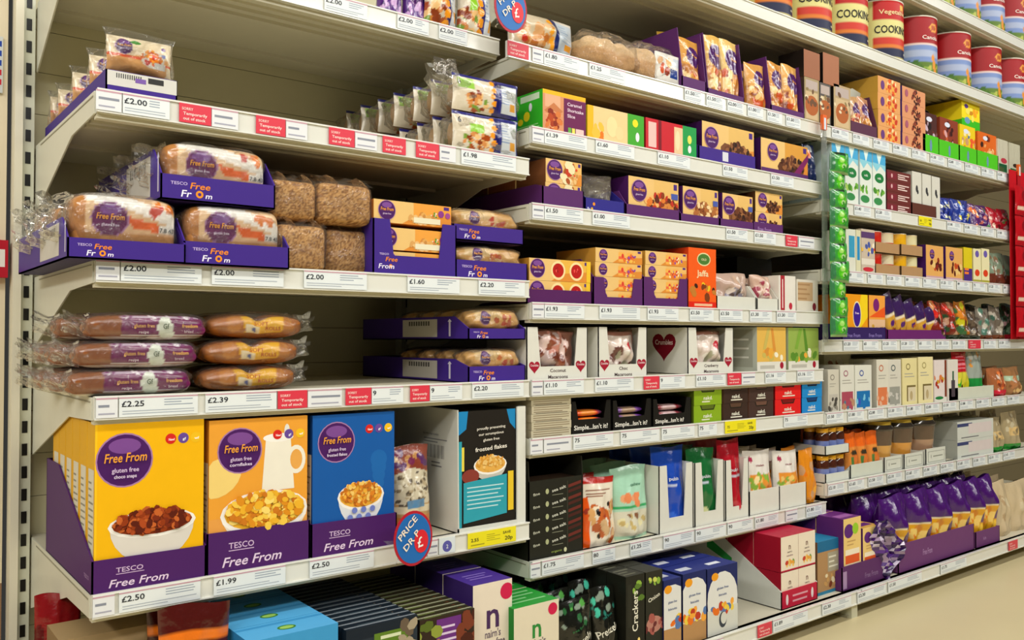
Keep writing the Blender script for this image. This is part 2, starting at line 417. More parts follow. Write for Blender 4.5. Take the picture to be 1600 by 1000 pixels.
shelf(BX[2]+.004, BX[3]+.2, S['e3'], 'cream shelf of the right bay carrying white and cream flour boxes')
shelf(BX[2]+.016, BX[3]+.2, S['f3'], 'lowest raised cream shelf of the right bay with jars and cups')
shelf(1.55, 4.9, S['k3'], 'high cream shelf at upper right carrying cooking tins')
shelf(2.66, 4.9, S['m3'], 'highest cream shelf at the top right corner with tins above', left=False, drop=.06)
YD = 1.548
shelf(BX[0], BX[1]-.002, S['base'], 'lowest cream deck in the left bay under dark cartons', yf=YD, base=True)
shelf(BX[1]+.002, BX[2]-.0, S['base'], 'lowest cream deck in the middle bay under pretzel bags and red case', yf=YD, base=True)
shelf(BX[2]+.004, 5.4, S['base'], 'lowest cream deck in the right bay under purple bread bags', yf=YD, base=True)
for x, l in ((BX[1], 'left and middle'), (BX[2]-.02, 'middle and right'), (BX[3], 'right and next')):
    mb = MB(); mb.box(x, YD+.02, 0, x+.035, YD+.5, S['base']-.05, '#dcdcc4'); mb.box(x-.008, YD+.03, 0, x+.043, YD+.12, .008, '#a9a58c')
    tag(mb.build('deck_foot', PAINT), 'cream steel foot under the bottom deck between the %s bays' % l, 'foot', 'feet under the bottom deck')
mb = MB(); mb.box(BX[0], YD+.22, 0, 5.4, YD+.235, S['base']-.05, '#b5ab80'); struct('baseboard_back', mb, PAINT)

# ---------------------------------------------------------------- price tickets
ORD = ['first', 'second', 'third', 'fourth', 'fifth', 'sixth', 'seventh', 'eighth', 'ninth', 'tenth', 'eleventh', 'twelfth', 'thirteenth', 'fourteenth', 'fifteenth', 'sixteenth']
def ticket(pxl, pxr, zt, text, style, rail, n, yf=FY):
    x0, x1 = span(pxl, pxr, zt-.02, yf-.004); w = x1-x0; h = .036; tilt = 0
    mb = MB(); bg = {'w': '#e6ecec', 's': '#e6e8ea', 'r': '#dc3a4c', 'y': '#f0e21e', 'b': '#dfe8ea'}[style]
    p = P(w, h, bg)
    if style in 'w':
        q = min(.55, .052/w)
        if text: 
            t = text if ('.' not in text) else u'\u00a3'+text
            p.text(t, .03, .52, .40, '#22262e', fit=q)
        p.lines(.56, .48, .93, .88, 3, '#9aa6b4'); p.lines(.04, .1, .95, .36, 2, '#aab3bd', .3)
        p.rect(0, .93, 1, 1, '#c79aa6')
    elif style == 's': p.lines(.1, .45, .95, .7, 1, '#8a8f9c', .5); p.lines(.1, .1, .9, .3, 1, '#a9a9b8', .4); p.rect(0, .92, 1, 1, '#c79aa6')
    elif style == 'r':
        p.text('SORRY', .08, .66, .2, '#ffd8d0', fit=.35); p.text('Temporarily', .12, .4, .22, '#ffe6de', fit=.75); p.text('out of stock', .12, .14, .22, '#ffe6de', fit=.7)
    elif style == 'y':
        p.text(text, .06, .42, .3, '#3a3a1e', fit=.26); p.lines(.38, .3, .66, .8, 4, '#a8a01c', .3)
        p.text('SAVE', .72, .62, .24, '#3a3a1e', fit=.22); p.text('20p', .76, .2, .36, '#3a3a1e', fit=.18); p.lines(.06, .1, .4, .3, 1, '#a8a01c')
    elif style == 'b':
        p.ell(.5, .45, .36, .36, '#5a5aa8'); p.text('2', .5, .32, .35, '#dfe8ea', al='c')
    mb = carton_mb(w, .0012, h, p)
    word = {'w': 'white ticket', 's': 'narrow white ticket', 'r': 'red out of stock ticket', 'y': 'yellow offer ticket', 'b': 'white ticket with violet roundel'}[style]
    rd = (u' %s' % text) if text else ''
    mk('price_ticket', ('%s%s, %s on the %s' % (word, rd, ORD[n], rail)), 'price ticket', mb, PAPER, (x0, yf-.0045, zt-.0395), 'tickets on the '+rail)
def tickets(zt, rail, L, yf=FY):
    for n, (a, b, t, s) in enumerate(L): ticket(a, b, zt, t, s, rail, n, yf)
tickets(S['a1'], 'topmost left rail', [(507, 574, '2.00', 'w'), (621, 670, '2.00', 'w'), (686, 730, '2.00', 'w')], 1.80)
tickets(S['b1'], 'left rail under the flatbreads', [(150, 190, '', 's'), (192, 265, '2.00', 'w'), (280, 330, '', 'r'), (331, 372, '', 's'), (400, 446, '', 'r'), (447, 480, '', 's'), (514, 554, '', 'r'), (555, 589, '', 's'), (598, 634, '', 'r'), (650, 686, '', 'r'), (687, 712, '', 's'), (721, 806, '1.98', 'w')])
tickets(S['c1'], 'left rail under the loaves', [(150, 187, '', 's'), (189, 315, '2.00', 'w'), (331, 443, '2.00', 'w'), (475, 573, '2.00', 'w'), (637, 718, '1.60', 'w'), (748, 820, '2.20', 'w')])
tickets(S['d1'], 'left rail above the cereals', [(150, 184, '', 's'), (186, 309, '2.25', 'w'), (321, 432, '2.39', 'w'), (434, 480, '', 'r'), (481, 534, '', 's'), (540, 580, '', 'r'), (581, 630, '9', 'w'), (641, 671, '', 'r'), (672, 722, '9', 'w'), (738, 818, '2.20', 'w')])
tickets(S['e1'], 'left rail under the cereals', [(145, 179, '', 's'), (186, 313, '2.50', 'w'), (334, 446, '1.99', 'w'), (484, 584, '2.50', 'w'), (668, 684, '', 's'), (686, 711, '', 'b'), (731, 806, '2.55', 'y')])
def auto(a, b, step, prices, red=()):
    L = []; x = a; i = 0; f = 1.0
    while x+step*f*.75 < b:
        L.append((x, x+step*f*.78, prices[i % len(prices)], 'r' if i in red else 'w')); x += step*f; f *= .965; i += 1
    return L
tickets(S['a2'], 'top middle rail', [(793, 826, '', 'r'), (832, 849, '', 's'), (850, 905, '1.80', 'w'), (921, 977, '1.25', 'w')]+auto(1070, 1275, 34, ['1.50', '1.50', '2.00', '1.00']))
tickets(S['b2'], 'middle rail under the shortcake boxes', [(832, 850, '', 's'), (851, 917, '1.39', 'w'), (931, 991, '1.60', 'w'), (1028, 1078, '1.10', 'w'), (1130, 1168, '1.50', 'w'), (1205, 1240, '1.50', 'w')])
tickets(S['c2'], 'middle rail under the purple cake cases', [(832, 850, '', 's'), (851, 911, '1.50', 'w'), (926, 984, '1.00', 'w'), (1135, 1168, '1.50', 'w'), (1179, 1212, '1.50', 'w'), (1228, 1246, '', 'r'), (1248, 1272, '', 's')])
tickets(S['d2'], 'middle rail under the tarts', [(832, 850, '', 's'), (851, 913, '1.93', 'w'), (937, 1000, '1.93', 'w'), (1012, 1060, '1.93', 'w'), (1078, 1115, '1.50', 'w'), (1125, 1160, '1.50', 'w'), (1172, 1206, '1.30', 'w'), (1214, 1244, '1.30', 'w')])
tickets(S['e2'], 'middle rail under the macaroons', [(831, 848, '', 's'), (850, 912, '1.10', 'w'), (930, 990, '1.10', 'w'), (1006, 1030, '', 'r'), (1031, 1070, '9', 'w'), (1088, 1133, '1.10', 'w'), (1137, 1158, '', 'r'), (1159, 1180, '', 's'), (1196, 1228, '1.16', 'w'), (1246, 1272, '1.16', 'w')])
tickets(S['f2'], 'middle rail under the snack bars', [(829, 848, '', 's'), (850, 892, '', 's'), (896, 958, '75', 'w'), (970, 1030, '75', 'w'), (1034, 1085, '75', 'w'), (1092, 1120, '75', 'w'), (1133, 1181, '75', 'y'), (1225, 1262, '75', 'w')])
tickets(S['g2'], 'middle rail under the pouches', [(829, 844, '', 's'), (847, 912, '1.75', 'w'), (926, 961, '80', 'w'), (985, 1018, '1.25', 'w'), (1037, 1084, '90', 'w'), (1087, 1134, '90', 'w'), (1137, 1176, '90', 'w'), (1180, 1216, '1.80', 'w'), (1228, 1246, '', 's'), (1260, 1284, '1.80', 'w')])
tickets(S['a3'], 'top right rail', auto(1300, 1588, 33, ['2.00', '1.75', '1.50']))
tickets(S['b3'], 'right rail under the milk cartons', auto(1335, 1420, 33, ['1.40', '1.50'])+[(1436, 1456, '50', 'y')]+auto(1480, 1590, 27, ['1.00']))
tickets(S['c3'], 'right rail under the tins', auto(1325, 1592, 31, ['89', '75', '1.25']))
tickets(S['d3'], 'right rail under the yellow boxes', auto(1318, 1592, 31, ['1.20', '65', '1.25'], (7,)))
tickets(S['e3'], 'right rail under the flour boxes', auto(1292, 1595, 33, ['1.50', '1.80', '2.00']))
tickets(S['f3'], 'right rail under the jars', auto(1294, 1595, 32, ['2.10', '1.65', '1.50']))
def zt_base(px): return S['base']
tickets(S['base'], 'bottom middle rail', [(1090, 1130, '1.50', 'w'), (1184, 1206, '', 'r'), (1208, 1262, '1.89', 'w'), (1285, 1330, '2.30', 'w')], YD)
tickets(S['base'], 'bottom right rail', [(1340, 1384, '2.30', 'w'), (1388, 1440, '1.50', 'w'), (1470, 1510, '1.75', 'w'), (1576, 1590, '', 'r')], YD)
# ---------------------------------------------------------------- builders for the goods
def dims(pxl, pxr, pyt, z, yf):
    x0, x1 = span(pxl, pxr, z+.06, yf)
    return x0, x1-x0, ZP(pyt, x0, yf)-z
def ff_front(p, food='cake', logo=(.22, .68, .24)):
    # cream to orange card with violet roundel on the left and a food picture
    p.rect(0, 0, .5, 1, '#e8c078'); p.poly([(.35, 0), (1, 0), (1, .5), (.5, .35)], '#dd8c34'); p.rect(.9, .8, .97, .95, '#4a2a80')
    if food in ('cake', 'choc', 'red', 'bread'): p.blobs(16, .66, .28, .5, .2, .2, {'cake': ['#c08a50', '#9a5a2c', '#e0b070'], 'choc': ['#7a4a2a', '#a87040', '#5a3018'], 'red': ['#a8501c', '#d8883c', '#8a2c1c'], 'bread': ['#e0a858', '#d0883c', '#eac088']}[food])
    if food == 'tart':
        for cx in (.46, .76): p.ell(cx, .5, .44, .44, '#f4dca0', n=24); p.ell(cx, .5, .34, .33, '#b81a14', n=24); p.blobs(6, cx, .52, .15, .12, .05, ['#e8514a', '#8f1010'])
        p.rect(.93, 0, 1, 1, '#eec22e')
    elif food == 'slice':
        for cx in (.52, .7): p.rect(cx-.04, .12, cx+.09, .8, '#f0b050'); p.rect(cx-.04, .3, cx+.09, .5, '#e86c3c'); p.ell(cx+.05, .55, .12, .16, '#d73b30')
        p.blobs(20, .72, .35, .7, .3, .12, ['#c33', '#f5e2b4', '#8d4aa0', '#e8742c', '#f0c050'])
    elif food == 'cake': p.blobs(60, .66, .34, .55, .26, .08, ['#8a4a20', '#6b3216', '#b06a34', '#d99a55', '#f0d09a'])
    elif food == 'choc': p.blobs(60, .66, .36, .55, .26, .08, ['#4a2412', '#6b3a20', '#2e160c', '#8f5a34'])
    elif food == 'red': p.blobs(64, .64, .36, .6, .28, .085, ['#8a3a18', '#c0321e', '#e07a2a', '#5d2412', '#f0b468'])
    elif food == 'bread': p.blobs(26, .62, .3, .7, .2, .09, ['#d9a25c', '#e8bd7c', '#c98a44']); p.blobs(7, .78, .55, .2, .18, .06, ['#e0522a', '#4d9a36', '#f2e6c8'])
    if logo: p.logo(*logo)
    return p
def ff_tray_print(w, h, c=TRAY, x=.08, second=False):
    p = P(w, h, c); k = h/w
    p.text('TESCO', x, .62, .17, '#cbb8e8', fit=min(.3, .9*k)); p.text('Free', x+.75*k, .5, .36, '#f08a24', fit=min(.4, .95*k), sl=.25)
    p.text('Fr', x+.4*k, .16, .38, '#f2ecff', fit=.45*k, sl=.2); p.ell(x+1.13*k, .3, .15, .15, '#f0921e'); p.ell(x+1.13*k, .3, .07, .07, c); p.text('m', x+1.36*k, .16, .3, '#f2ecff', fit=.4*k, sl=.2)
    return p
def label_side(d, h, c, x0=.12, x1=.62):
    p = P(d, h, c).rect(x0, .12, x1, .9, '#c9c5bc'); 
    n = 9
    for i in range(n): q = x0+.06+(x1-x0-.12)*i/n; p.rect(q, .62, q+(x1-x0)/n*.4, .82, '#55524e')
    p.rect(x1+.1, .15, x1+.115, .85, '#cfc9dc'); p.poly([(x1+.09, .78), (x1+.125, .78), (x1+.107, .9)], '#cfc9dc')
    return p
def se_y(x, z, d, e1, e2):           # depth of the front surface of a rounded block at normalised x,z
    x = min(.999, abs(x)); z = min(.999, abs(z)); r = (1-z**(2/e1))**(e1/2)
    q = r**(2/e2)-x**(2/e2)
    return d/2-d/2*(max(0, q)**(e2/2))
def loaf_mb(w, d, h, p, e1=.5, e2=.4, nu=190, nv=44, bump=.0, seed=0, back='#a8763c', fx=None):
    mb = superell_mb(w, d, h, lambda x, y, z: p.at(.5+.5*x, .5+.5*z) if y < .3 else back, e1, e2, nu, nv, bump, seed, fx)
    p.emit_text(mb, lambda u, v, o: (u*w, se_y(2*u-1, 2*v-1, d, e1, e2)-o-.002, v*h), .0005)
    return mb
def tail_mb(L, r0, r1, seed, squash=.6, axis=-1, col='#fff'):
    # gathered bag end: wide at the loaf, pinched, then flaring; runs along -X (axis=-1) or +X
    rnd = random.Random(seed); seg = 18; pts = []; n = 8
    for j in range(n):
        t = j/(n-1); r = r0*(1-t)**.8+r1*(.18+1.1*max(0, t-.45)**1.1)
        for k in range(seg):
            a = 2*math.pi*k/seg; q = r*(1+(.18+.4*t)*math.sin(5*a+seed)+.12*rnd.uniform(-1, 1))
            pts.append((axis*(L*t+.25*r*rnd.uniform(-1, 1)*t), q*math.cos(a)*.7, q*math.sin(a)*squash+ .25*L*t*t))
    mb = MB(); mb.grid(pts, seg, n, lambda i, j: col, wrap=True); return mb
def film_shell(w, d, h, g, seed, parent, loc=(0, 0, 0), m=None, bump=.02, e1=.55, e2=.45):
    mb = superell_mb(w+2*g, d+2*g, h+g, lambda x, y, z: '#fff', e1, e2, 30, 14, bump, seed)
    return mb.build('film_wrapper', m or FILM, parent, (loc[0]-g, loc[1]-g, loc[2]))
def crumple_mb(w, h, d, seed, nu=14, nv=12, col='#fff'):
    rnd = random.Random(seed); pts = []
    for j in range(nv):
        for i in range(nu):
            u = i/(nu-1); v = j/(nv-1); pts.append((w*(u+.04*rnd.uniform(-1, 1)), d*rnd.random(), max(0, h*(v+.05*rnd.uniform(-1, 1))*(1-.45*abs(2*u-1)**1.5*rnd.uniform(.4, 1)))))
    mb = MB(); mb.grid(pts, nu, nv, lambda i, j: col, sm=False); return mb

# ================================================================= LEFT BAY
# ---- topmost shelf: packets cut by the picture edge
z = S['a1']-.004; yf = 1.815
p = P(.12, .16, '#5a2a80').logo(.5, .6, .25).blobs(14, .5, .2, .4, .15, .08, ['#caa0d0', '#3c1560'])
for i, (a, b, lab) in enumerate(((596, 634, 'purple packet with round logo, leftmost on the topmost left shelf'), (636, 670, 'purple packet with round logo, beside the white and orange wraps on the topmost left shelf'))):
    x0, x1 = span(a, b, z, yf+.03); mk('snack_packet', lab, 'packet', pillow_mb(x1-x0, .16, .05, p, seed=i), GLOSS, (x0, yf+.03, z), 'purple packets on the topmost left shelf')
def wrap_paint(w, h, v=0):
    p = P(w, h, '#1f1f68'); p.rect(0, 0, .6, 1, '#d9cdb4'); p.rect(0, .92, .6, 1, '#2c2c74'); p.rect(.05, .62, .3, .9, '#8fc62e') if v else p.rect(.22, .5, .42, .72, '#8fc62e')
    p.text('6', .06, .72, .2, '#2a2a2a')
    p.blobs(30, .32, .28, .36, .26, .085, ['#c9782e', '#d89050', '#a84a18', '#ecc080', '#8a3c18', '#7a9a3c']); p.rect(.56, 0, .68, 1, '#1c1c60')
    for i in range(5): p.ell(.56+.03*(i % 2), .12+.19*i, .08, .08, '#f09a1e')
    p.rect(.7, .1, .96, .9, '#cdd2d4'); p.lines(.72, .35, .86, .85, 7, '#8fa0bc'); p.rect(.86, .2, .95, .4, '#d89a3c'); p.rect(.66, 0, .7, 1, '#2c2c74'); p.rect(.66, .92, 1, 1, '#2c2c74')
    return p
for i, (a, b, top) in enumerate(((672, 722, -30), (724, 776, -22))):
    x0, x1 = span(a, b, z, yf)
    mk('wrap_packet', ['white and orange bread packet on the topmost left shelf', 'white and navy bread packet beside the hanging price drop disc at top'][i], 'bread packet', pillow_mb(x1-x0, .14, .06, wrap_paint(x1-x0, .14), 'pillow', seed=i+4), GLOSS, (x0, yf+.002, z))
# ---- shelf b: flatbreads in a purple case at left
z = S['b1']-.004; yf = 1.683
x0, x1 = span(165, 277, z, yf); w = x1-x0; hf = ZP(107, x0, yf)-z
p = P(w, hf, TRAY).rect(.02, .35, .99, .98, '#d4d2ca')
for i in range(12): p.rect(.14+.03*i, .7, .155+.03*i, .9, '#444')
p.rect(.4, .6, .55, .8, '#7a5aa8'); p.rect(.58, .66, .8, .9, '#333')
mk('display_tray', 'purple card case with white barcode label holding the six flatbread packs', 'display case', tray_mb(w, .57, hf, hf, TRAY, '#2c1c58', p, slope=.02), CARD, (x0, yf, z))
fw = w*.93; fh = ZP(40, x0, yf)-z-.055
p = P(fw, fh, '#eedcb8'); p.poly([(0, 0), (.9, 0), (.95, .5), (0, .45)], '#e2a868'); p.poly([(0, .42), (1, .3), (1, .36), (0, .5)], '#e05a28')
p.ell(.68, .45, .34, .26, '#e8e4da'); p.blobs(40, .67, .47, .29, .20, .06, ['#e8781e', '#e04a1c', '#f4a43a', '#c62f1c', '#f08a2c']); p.ell(.42, .85, .14, .06, '#3f8a2e'); p.logo(.24, .7, .22); p.ell(.86, .8, .06, .06, '#6b3a8c'); p.ell(.86, .6, .06, .06, '#2f4a9c'); p.rect(.7, .2, .9, .36, '#dcdcd8')
src = None
for i, px in enumerate((165, 137, 112, 88, 68, 50)):
    y = min(2.22, YP(px, x0, z+.1)+.012) if i else yf+.012
    lab = 'flatbread pack with orange curry picture at the front of the purple case' if i == 0 else 'flatbread pack in the purple case, %s from the front' % ORD[i]
    if src is None:
        src = empty('flatbread_pack', (x0+.006, y, z+.05)); tag(src, lab, 'flatbread pack', 'flatbread packs in the purple case')
        pillow_mb(fw, fh, .035, p, 'pillow', seed=3, amp=.6).build('printed_pack', GLOSS, src)
        pillow_mb(fw+.014, fh+.016, .038, P(fw, fh, '#ffffff'), 'pillow', seed=9, amp=1.6).build('film_wrapper', FILM, src, (-.007, -.0035, -.004))
    else: clone(src, (x0+.006+.002*(i % 2), y, z+.05), lab)
# ---- shelf b: wrapped pittas at right, two high
x0, x1 = span(712, 815, z, yf); w = x1-x0; h1 = ZP(167, x0, yf)-z; h2 = ZP(108, x0, yf)-z-h1
for lv, (hh, zz) in enumerate(((h1, z), (h2, z+h1))):
    src = None
    for i in range(7):
        y = yf+.002+i*.078
        lab = ('pitta pack with navy edge, %s of two at the right end of the flatbread shelf' % ('upper' if lv else 'lower')) if i == 0 else 'bagged pitta pack, %s from the front in the %s layer of the row' % (ORD[i], 'upper' if lv else 'lower')
        if src is None:
            src = empty('pitta_pack', (x0, y, zz)); tag(src, lab, 'pitta pack', 'pitta packs on the flatbread shelf')
            superell_mb(w*.9, .045, hh*.86, lambda x, y, z: '#b88a50', .6, .5, 24, 10).build('bread', BREAD, src, (.01, .018, .004))
            pillow_mb(w, hh*.97, .03, wrap_paint(w, hh, lv), 'pillow', seed=lv, amp=.4).build('printed_panel', GLOSS, src, (0, 0, 0))
            film_shell(w, .06, hh*.9, .006, 5+lv, src, (0, .01, 0), HAZY, .05)
        else:
            clone(src, (x0-.004*(i % 2)-.006*i*(lv), y, zz), lab, rz=-.03*(i % 3))
mb = tail_mb(.06, .045, .03, 4, squash=1.1); o = mb.build('bag_tail', HAZY, None, (.015, .04, .07)); o.parent = src
# ---- shelf c: loaves in purple cases
z = S['c1']-.004
def loaf_case(pxl, pxr, pyt, z, yf, depth, lab, loaflab, lh, seed, hs=None, side=True):
    x0, x1 = span(pxl, pxr, z+.02, yf); w = x1-x0; hf = ZP(pyt, x0, yf)-z
    hs = hs or hf*2.1
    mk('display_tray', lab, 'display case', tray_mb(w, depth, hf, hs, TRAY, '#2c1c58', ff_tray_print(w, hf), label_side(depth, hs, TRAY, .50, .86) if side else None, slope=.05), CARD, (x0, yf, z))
    lw = w*.90; ld = .125
    p = P(lw, lh, '#b97c40'); p.rect(.12, 0, 1, 1, '#d8b088'); p.rect(.12, .42, 1, 1, '#dfbc92'); p.poly([(.12, .88), (.45, .8), (1, .5), (1, .7), (.5, 1), (.12, 1)], '#f0ece4'); p.poly([(.55, .48), (.8, .42), (.8, .56), (.5, .66)], '#e0621e')
    p.rect(.12, .0, 1, .36, '#bd8850'); p.rect(.3, .1, .7, .14, '#e8d8c0'); p.logo(.34, .60, .27, '#651c58'); p.rect(.8, .4, .98, .56, '#e9e6df'); p.text('7.8 43', .81, .43, .1, '#444', fit=.15)
    p.blobs(5, .85, .8, .2, .1, .08, ['#d97a2c', '#c03a20'])
    r = empty('wrapped_loaf', (x0+w*.05, yf+.012, z+.008)); tag(r, loaflab, 'bread loaf', 'wrapped white loaves')
    loaf_mb(lw, ld, lh, p, .34, .34, seed=seed).build('loaf', GLOSS, r)
    film_shell(lw*.98, ld, lh, .007, seed, r, (lw*.01, 0, 0), FILM, .035)
    tail_mb(.055, lh*.40, lh*.30, seed, 1.0).build('film_tail', FILM, r, (0.012, ld*.5, lh*.55))
    if depth > .3:
        r2 = clone(r, (x0+w*.05, yf+.15, z+.008), loaflab+', second from the front')
        clone(r, (x0+w*.05, yf+.29, z+.008), loaflab+', third from the front')
loaf_case(105, 290, 370, z, 1.655, .50, 'purple bread case at the left end of the loaf shelf', 'wrapped white loaf at the left end of the loaf shelf', .112, 1)
loaf_case(287, 452, 376, z, 1.66, .50, 'purple bread case second from the left on the loaf shelf', 'wrapped white loaf below the uppermost purple case', .112, 2, side=False)
z2 = z+.165
x0, x1 = span(251, 430, z2, 1.67)
loaf_case(251, 430, 270, ZP(310, x0, 1.67), 1.67, .48, 'purple bread case stacked on top of the two others', 'wrapped white loaf in the case on top of the stack', .108, 3)
# brown square loaves
def seeded(w, d, h, lab, loc, seed, rz=0):
    r = empty('wrapped_brown_loaf', loc, rz); tag(r, lab, 'bread loaf', 'brown seeded loaves between the purple cases')
    rnd = random.Random(seed); cs = ['#c8985c', '#b8874c', '#d6aa70', '#a07040', '#cc9c60', '#8a5c34']
    superell_mb(w, d, h, lambda x, y, z: rnd.choice(cs), .24, .22, 120, 56, .004, seed).build('bread', BREAD, r)
    film_shell(w, d, h, .006, seed, r, (0, 0, 0), FILM, .012, .3, .28)
    mb = MB(); pts = []
    for j in range(6):
        for i in range(10): pts.append((w*(i/9), d*.1+.03*j*rnd.uniform(.5, 1)-.02, h+.004+.02*math.sin(i*1.3+j)*.5+.012*(j/5)))
    mb.grid(pts, 10, 6, lambda i, j: '#fff'); mb.build('film_fold', FILM, r)
for i, (a, b, t, bt, yy, lab) in enumerate(((436, 512, 347, 420, 1.685, 'brown seeded loaf, lower left of the four unboxed ones'), (510, 580, 355, 424, 1.72, 'brown seeded loaf, lower right of the four unboxed ones'))):
    x0, x1 = span(a, b, z, yy); seeded(x1-x0, .22, ZP(t, x0, yy)-z, lab, (x0, yy, z), i+10)
zz = z+.107
x0, x1 = span(425, 497, zz, 1.70); seeded(x1-x0, .22, ZP(276, x0, 1.70)-zz, 'brown seeded loaf, upper left of the four unboxed ones', (x0, 1.70, zz), 13)
x0, x1 = span(500, 584, zz, 1.69); seeded(x1-x0, .22, ZP(281, x0, 1.69)-zz, 'brown seeded loaf, upper right of the four unboxed ones', (x0, 1.69, zz), 14)
# tall case of pizza bases
yy = 1.682; x0, x1 = span(583, 713, z+.04, yy); w = x1-x0; hf = ZP(340, x0, yy)-z
mb = tray_mb(w, .40, hf, hf, TRAY, '#2c1c58', None, cut=(.19*w, .83*w, hf*.36))
tp = P(w, hf, TRAY).text('TESCO', .07, .36, .05, '#cbb8e8', fit=.13).text('Free', .14, .25, .11, '#f08a24', sl=.25, fit=.2).text('From', .06, .12, .12, '#f2ecff', sl=.2, fit=.27).ell(.2, .165, .035, .035, '#f0921e')
tp.emit(mb, lambda u, v, o: (u*w, -o, v*hf))
mk('display_tray', 'tall purple case with a window cut in its front, holding flat orange cartons', 'display case', mb, CARD, (x0, yy, z))
pw = w*.93; p = ff_front(P(pw, .05, '#eba040'), 'bread', (.16, .55, .42)); p.rect(.5, .1, .85, .35, '#e8e0c0'); p.ell(.86, .6, .16, .16, '#8d3a8c'); p.ell(.95, .55, .14, .14, '#a04a90')
for i, zz in enumerate((z+.004, z+.058, z+.118)):
    mk('pizza_base_carton', 'flat orange carton with violet roundel, %s in the tall purple case' % ('lowest', 'middle one', 'topmost')[i], 'flat carton', carton_mb(pw, .30, .050, p, side='#b06a24', top='#c98a3c'), CARD, (x0+w*.035+(-.004 if i == 2 else 0), yy+.005, zz), 'flat orange cartons')
# baguette cases, reused on three spots
def stick_paint(w, h):
    p = P(w, h, '#d9a862'); p.rect(0, 0, 1, .35, '#cf9650'); p.rect(.12, .55, .6, 1, '#e6c68e'); p.logo(.3, .62, .3); p.blobs(9, .62, .5, .7, .25, .16, ['#e0803c', '#b85428', '#e9c48a', '#cc4a2a']); return p
def stick_case(pxl, pxr, pyt, z, yf, depth, lab, blab, seed, hs=.05, packs=2):
    x0, x1 = span(pxl, pxr, z+.02, yf); w = x1-x0; hf = ZP(pyt, x0, yf)-z
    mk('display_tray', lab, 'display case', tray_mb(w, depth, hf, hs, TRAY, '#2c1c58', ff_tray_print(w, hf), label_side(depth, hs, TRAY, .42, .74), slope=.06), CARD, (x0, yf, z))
    bh = .054
    r = empty('wrapped_baguettes', (x0+.008, yf+.008, z+.006+hf*.5)); tag(r, blab, 'baguette pack', 'baguette packs in purple cases')
    loaf_mb(w-.012, .075, bh, stick_paint(w, bh), .6, .5, seed=seed, bump=.03).build('baguettes', GLOSS, r)
    film_shell(w-.014, .075, bh, .003, seed, r, (0, 0, 0), FILM, .05)
    for k in range(1, int(depth/.09)-1):
        clone(r, (x0+.008, yf+.008+.085*k, z+.006+hf*.5), blab+', %s from the front' % ORD[k])
stick_case(712, 824, 405, z, 1.683, .5, 'lower of two purple baguette cases at the right end of the loaf shelf', 'baguette pack in the lower case, loaf shelf', 21, .045)
x0 = XP(708, 1.685, z+.08); stick_case(708, 818, 349, ZP(374, x0, 1.685), 1.685, .5, 'upper of two purple baguette cases at the right end of the loaf shelf', 'baguette pack in the upper case, loaf shelf', 22, .045)
# ---- shelf d
z = S['d1']-.004
def band_paint(w, h):
    p = P(w, h, '#8f5228'); p.rect(0, .0, 1, .16, '#d8d0c4'); p.rect(.26, .2, .985, .96, '#6a1450'); p.rect(.27, .24, .975, .92, '#741a58')
    p.rect(.26, .17, .985, .2, '#e8e0e0'); p.rect(.26, .86, .985, .95, '#c9b4c8'); p.blobs(16, .62, .92, 2.0, .05, .09, ['#efe6ee', '#8d4a80'])
    p.ell(.62, .5, .28, .42, '#dfe6d8'); p.ell(.66, .3, .16, .24, '#dfe6d8'); p.text('Gf', .6, .45, .28, '#5a6a50', fit=.05)
    p.text('gluten free', .36, .5, .2, '#f0b86a', fit=.17); p.text('recipe', .4, .28, .15, '#e0c8d8', fit=.08); p.text('freedom', .76, .5, .2, '#f0b86a', fit=.14); p.text('bread', .78, .3, .15, '#e0c8d8', fit=.08)
    return p
x0, x1 = span(108, 303, z, 1.69); bw = x1-x0; bh = .049
src = None
for k, (pl, dx, yy, lv, lab) in enumerate(((103, 0, 1.690, 0, 'bottom of the three front loaves with magenta bands'), (112, .012, 1.692, 1, 'middle of the three front loaves with magenta bands'), (125, .03, 1.695, 2, 'top of the three front loaves with magenta bands'),
                                     (75, .0, 1.80, 0, 'lower magenta banded loaf behind the front stack'), (75, .0, 1.80, 1, 'middle magenta banded loaf behind the front stack'),
                                     (75, .01, 1.80, 2, 'upper magenta banded loaf behind the front stack'), (60, .0, 1.91, 0, 'lower magenta banded loaf at the back left'), (60, .0, 1.91, 1, 'upper magenta banded loaf at the back left'))):
    loc = (x0+dx-(.01 if k > 2 else 0), yy, z+lv*.0515)
    if src is None:
        src = empty('banded_loaf', loc); tag(src, lab, 'bread loaf', 'magenta banded loaves')
        loaf_mb(bw, .095, bh, band_paint(bw, bh), .55, .42, 210, 44, .012, 2, back='#84491f').build('loaf', GLOSS, src)
        film_shell(bw*.98, .095, bh, .004, 7, src, (.002, 0, 0), FILM, .03)
        tail_mb(.045, .024, .022, 5, .8).build('film_tail', FILM, src, (.012, .05, .025))
    else: clone(src, loc, lab)
def roll_paint(w, h):
    p = P(w, h, '#a8652a'); p.ell(.23, .6, .3, .35, '#bd7a34'); p.ell(.78, .55, .3, .35, '#bd7a34'); p.poly([(.34, .25), (.72, .25), (.76, .9), (.3, .9)], '#e8b21c'); p.rect(.34, .25, .5, .6, '#f0e2c0'); p.text('SOFT', .42, .52, .2, '#b8481c', fit=.18); p.text('ROLLS', .54, .34, .2, '#b8481c', fit=.16); p.ell(.44, .4, .1, .1, '#5a6ab0'); return p
x0, x1 = span(318, 470, z, 1.70); rw = x1-x0; src = None
